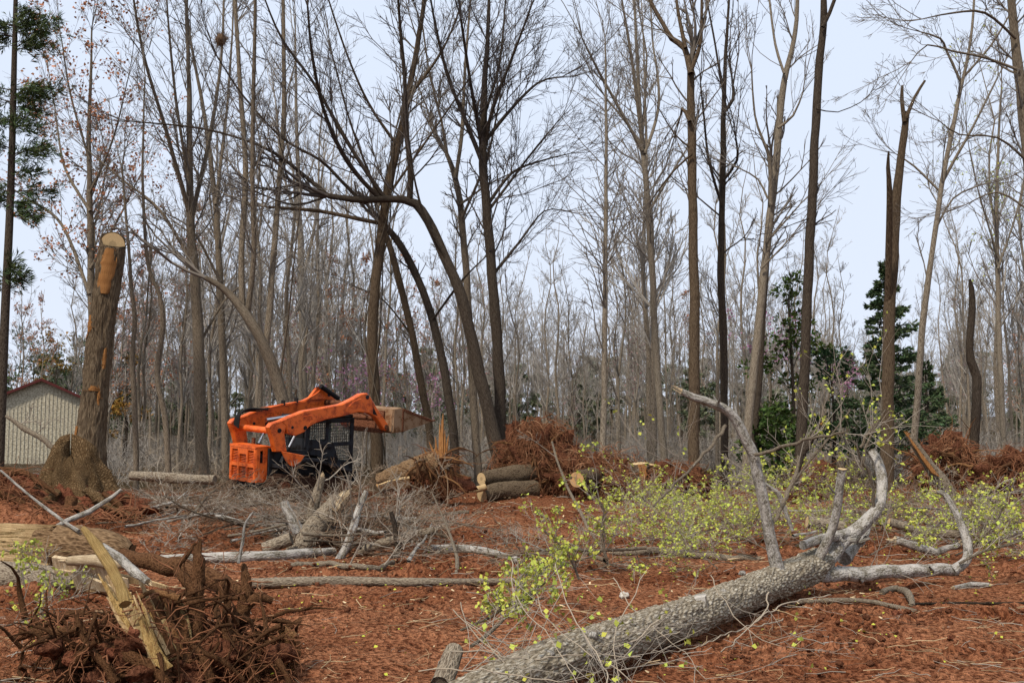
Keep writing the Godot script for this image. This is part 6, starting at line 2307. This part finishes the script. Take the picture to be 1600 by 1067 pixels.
func leafy_branches() -> void:
	var o := {"up": 0.2, "wig": 0.16, "n": [0, 3, 4, 5], "ang": 0.75, "ratio": 0.58, "rmin": 0.003}
	var protos := []
	for k in 7:
		var t := Node3D.new()
		var ln := rng.randf_range(1.0, 1.9)
		var P := PackedVector3Array()
		var R := PackedFloat32Array()
		var dd := Vector3(1, 0.2, 0)
		var p := Vector3(-ln * 0.5, 0, 0)
		var r := rng.randf_range(0.008, 0.018)
		var n := 10
		var cm := MB.new()
		var tips := PackedVector3Array()
		for i in n + 1:
			P.append(p)
			R.append(r * (1.0 - 0.75 * i / n))
			dd = (dd + rnd_dir() * 0.14).normalized()
			p += dd * ln / n
		var m := MB.new()
		tube(m, P, R, 6, 1.0, 1.5)
		part(t, "stem", m, [M.bark_log, M.bark_grey][k % 2])
		for i in 8:
			var f := rng.randi_range(2, n)
			grow(cm, P[f], ((P[f] - P[f - 1]).normalized() + rnd_dir() * 0.8 + Vector3(0, 0.4, 0)).normalized(), rng.randf_range(0.4, 0.85), clampf(R[f] * 0.45, 0.003, 0.007), 2, o, tips)
		part(t, "twigs", cm, M.twig_brush, "stuff")
		part(t, "leaves", leaves_on(tips, 0.42, 4, 0.042, Color(0.43, 0.45, 0.085), 0.03), M.leaf)
		protos.append(t)
	for zone in [[1050.0, 165.0, 885.0, 815.0, 26, 0.12, "on the clay left of the fallen tree's leaning limb"], [1130.0, 110.0, 862.0, 808.0, 18, 0.25, "at the leaning limb's foot"], [1330.0, 230.0, 865.0, 812.0, 20, 0.3, "behind the fallen tree's upturned limbs"], [1520.0, 110.0, 885.0, 830.0, 15, 0.2, "past the fallen tree's bent tip"], [1270.0, 120.0, 815.0, 805.0, 7, 0.6, "propped against the sawn upright limb"], [1040.0, 140.0, 908.0, 885.0, 6, 0.05, "close behind the fallen trunk"]]:
		for k in zone[4]:
			var px: float = zone[0] + zone[1] * clampf(rng.randfn() * 0.55, -1.1, 1.1)
			var p := on_ground(px, lerpf(zone[2], zone[3], rng.randf()))
			var c: Node3D = copy_of(protos[rng.randi() % 7], "leafy_branch", "", p + Vector3(0, 0.04 + zone[5] * rng.randf(), 0))
			c.rotation = Vector3(rng.randf_range(-0.4, 0.4), rng.randf() * TAU, rng.randf_range(-0.1, 0.3))
			var s := rng.randf_range(0.6, 1.0)
			c.scale = Vector3(s, s * 0.8, s)
			c.set_meta("category", "branch")
			c.set_meta("group", "leafy branches " + zone[6])
			in_zone(c, px, "leafy branch from the left %s" % zone[6])
	for t in protos:
		t.free()
	# traced leafy shoots
	stick("leafy_shoot", "leafy shoot rising from the fallen trunk's butt, densest yellow-green tuft", "branch", "735,1010,6 770,985,6 800,955,5 835,925,4 870,890,3", 6.7, M.bark_log, {"d1": 7.6, "twigs": 14, "tl": 0.34, "leaf": 0.75, "ls": 0.030, "tf": 0.1})
	stick("leafy_shoot", "leafy shoot crossing above the tuft at the fallen trunk's butt", "branch", "720,985,4 765,965,4 800,940,4 850,935,3", 7.2, M.bark_log, {"d1": 7.0, "twigs": 9, "tl": 0.3, "leaf": 0.6, "ls": 0.030, "tf": 0.1})
	stick("leafy_shoot", "leafy shoot over the middle clay left of the big leaf patch", "branch", "905,905,4 890,870,4 870,845,4 850,830,3", 9.8, M.bark_log, {"twigs": 9, "tl": 0.4, "leaf": 0.5, "ls": 0.036})
	stick("leafy_shoot", "tall leafy shoot standing at the left end of the leaf patch", "branch", "950,880,5 940,840,5 945,800,4 930,775,3", 12.5, M.bark_log, {"twigs": 8, "tl": 0.5, "leaf": 0.55, "ls": 0.04})
	stick("leafy_shoot", "leafy twig hanging before the split log", "branch", "100,905,3 70,890,3 50,885,2 20,895,2", 10.5, M.bark_log, {"twigs": 4, "tl": 0.3, "leaf": 0.3, "ls": 0.04})
	stick("leafy_shoot", "thin leafy twig on the clay beside the torn stump", "branch", "-20,985,3 20,975,3 60,960,3 95,955,2", 7.6, M.bark_log, {"twigs": 9, "tl": 0.4, "leaf": 0.35, "ls": 0.036})
	stick("leafy_shoot", "tall sparse leafy shoot between the fallen tree's upright limbs and dark fir", "branch", "1350,740,4 1352,700,4 1372,660,3 1385,640,2", 11.6, M.bark_log, {"twigs": 8, "lev": 1, "tl": 0.35, "leaf": 0.45, "ls": 0.04})
	stick("leafy_shoot", "sparse leafy shoot arching high between the leaning and sawn limbs", "branch", "1230,770,4 1265,720,4 1300,680,3 1330,640,2", 11.4, M.bark_log, {"twigs": 9, "lev": 1, "tl": 0.4, "leaf": 0.45, "ls": 0.04})
	stick("leafy_shoot", "sparse leafy shoot reaching level from the bent right limb", "branch", "1515,860,4 1545,830,4 1570,790,3 1580,750,2", 11.8, M.bark_log, {"twigs": 7, "lev": 1, "tl": 0.4, "leaf": 0.5, "ls": 0.04})
	stick("leafy_shoot", "leafy shoot lying right beyond the fallen tree's bent tip", "branch", "1500,880,4 1540,860,4 1580,850,4 1630,830,3", 11.5, M.bark_log, {"twigs": 12, "tl": 0.5, "leaf": 0.5, "ls": 0.038})


func small_things() -> void:
	# pale chips, each lying by itself
	for s in [[975, 935, 15, "stone", "rounded cream stone on the clay before the long pole log", "stone"], [960, 916, 12, "wood_white", "small cream wood chip at the pole log's right tip", "wood chip"], [1018, 935, 9, "wood_white", "tiny cream chip right of the rounded stone", "wood chip"], [1130, 1062, 22, "wood", "flat pale chip at the picture's bottom edge", "wood chip"], [1295, 1010, 16, "bark_mottled", "thin grey-white bark strip on the right clay", "bark strip"], [895, 945, 5, "wood_white", "speck of white chip behind the fallen trunk", "wood chip"], [565, 760, 10, "wood", "cream chip below the overturned stump", "wood chip"], [700, 762, 14, "wood_white", "white chip left of the two short logs", "wood chip"], [735, 898, 13, "wood", "tan splinter leaning on the pole log", "wood chip"], [1148, 880, 22, "wood_white", "pale chip against the leaning limb's foot", "wood chip"], [395, 790, 12, "wood", "cream chip among the brush roots", "wood chip"], [655, 920, 8, "wood", "little tan chip under the pole log", "wood chip"], [1485, 1000, 9, "soil_lump", "dark lump of clay on the right clay", "clod"], [1402, 965, 17, "soil_lump", "round dark clay clod below the bent branch", "clod"], [1270, 1045, 15, "soil_lump", "small dark clay clod at the lower right", "clod"], [520, 960, 7, "wood", "pale chip alone right of the torn stump", "wood chip"]]:
		var p := on_ground(s[0], s[1])
		var r: float = s[2] * 0.5 * -p.z / F
		var m := MB.new()
		if s[5] == "stone" or s[5] == "clod":
			blob(m, Vector3.ZERO, Vector3(r, r * 0.75, r * 0.8), 12, 16, 0.35, 1.3 / r)
		else:
			shard(m, Vector3(-r, 0, 0), Vector3(r, r * 0.25, rng.randf_range(-r, r) * 0.4), Vector3(0, r * 0.1, r * 0.35), r * 0.14, 0.4)
		single(s[5].replace(" ", "_"), s[4], s[5], m, M[s[3]], p + Vector3(0, r * 0.35 + 0.01, 0))
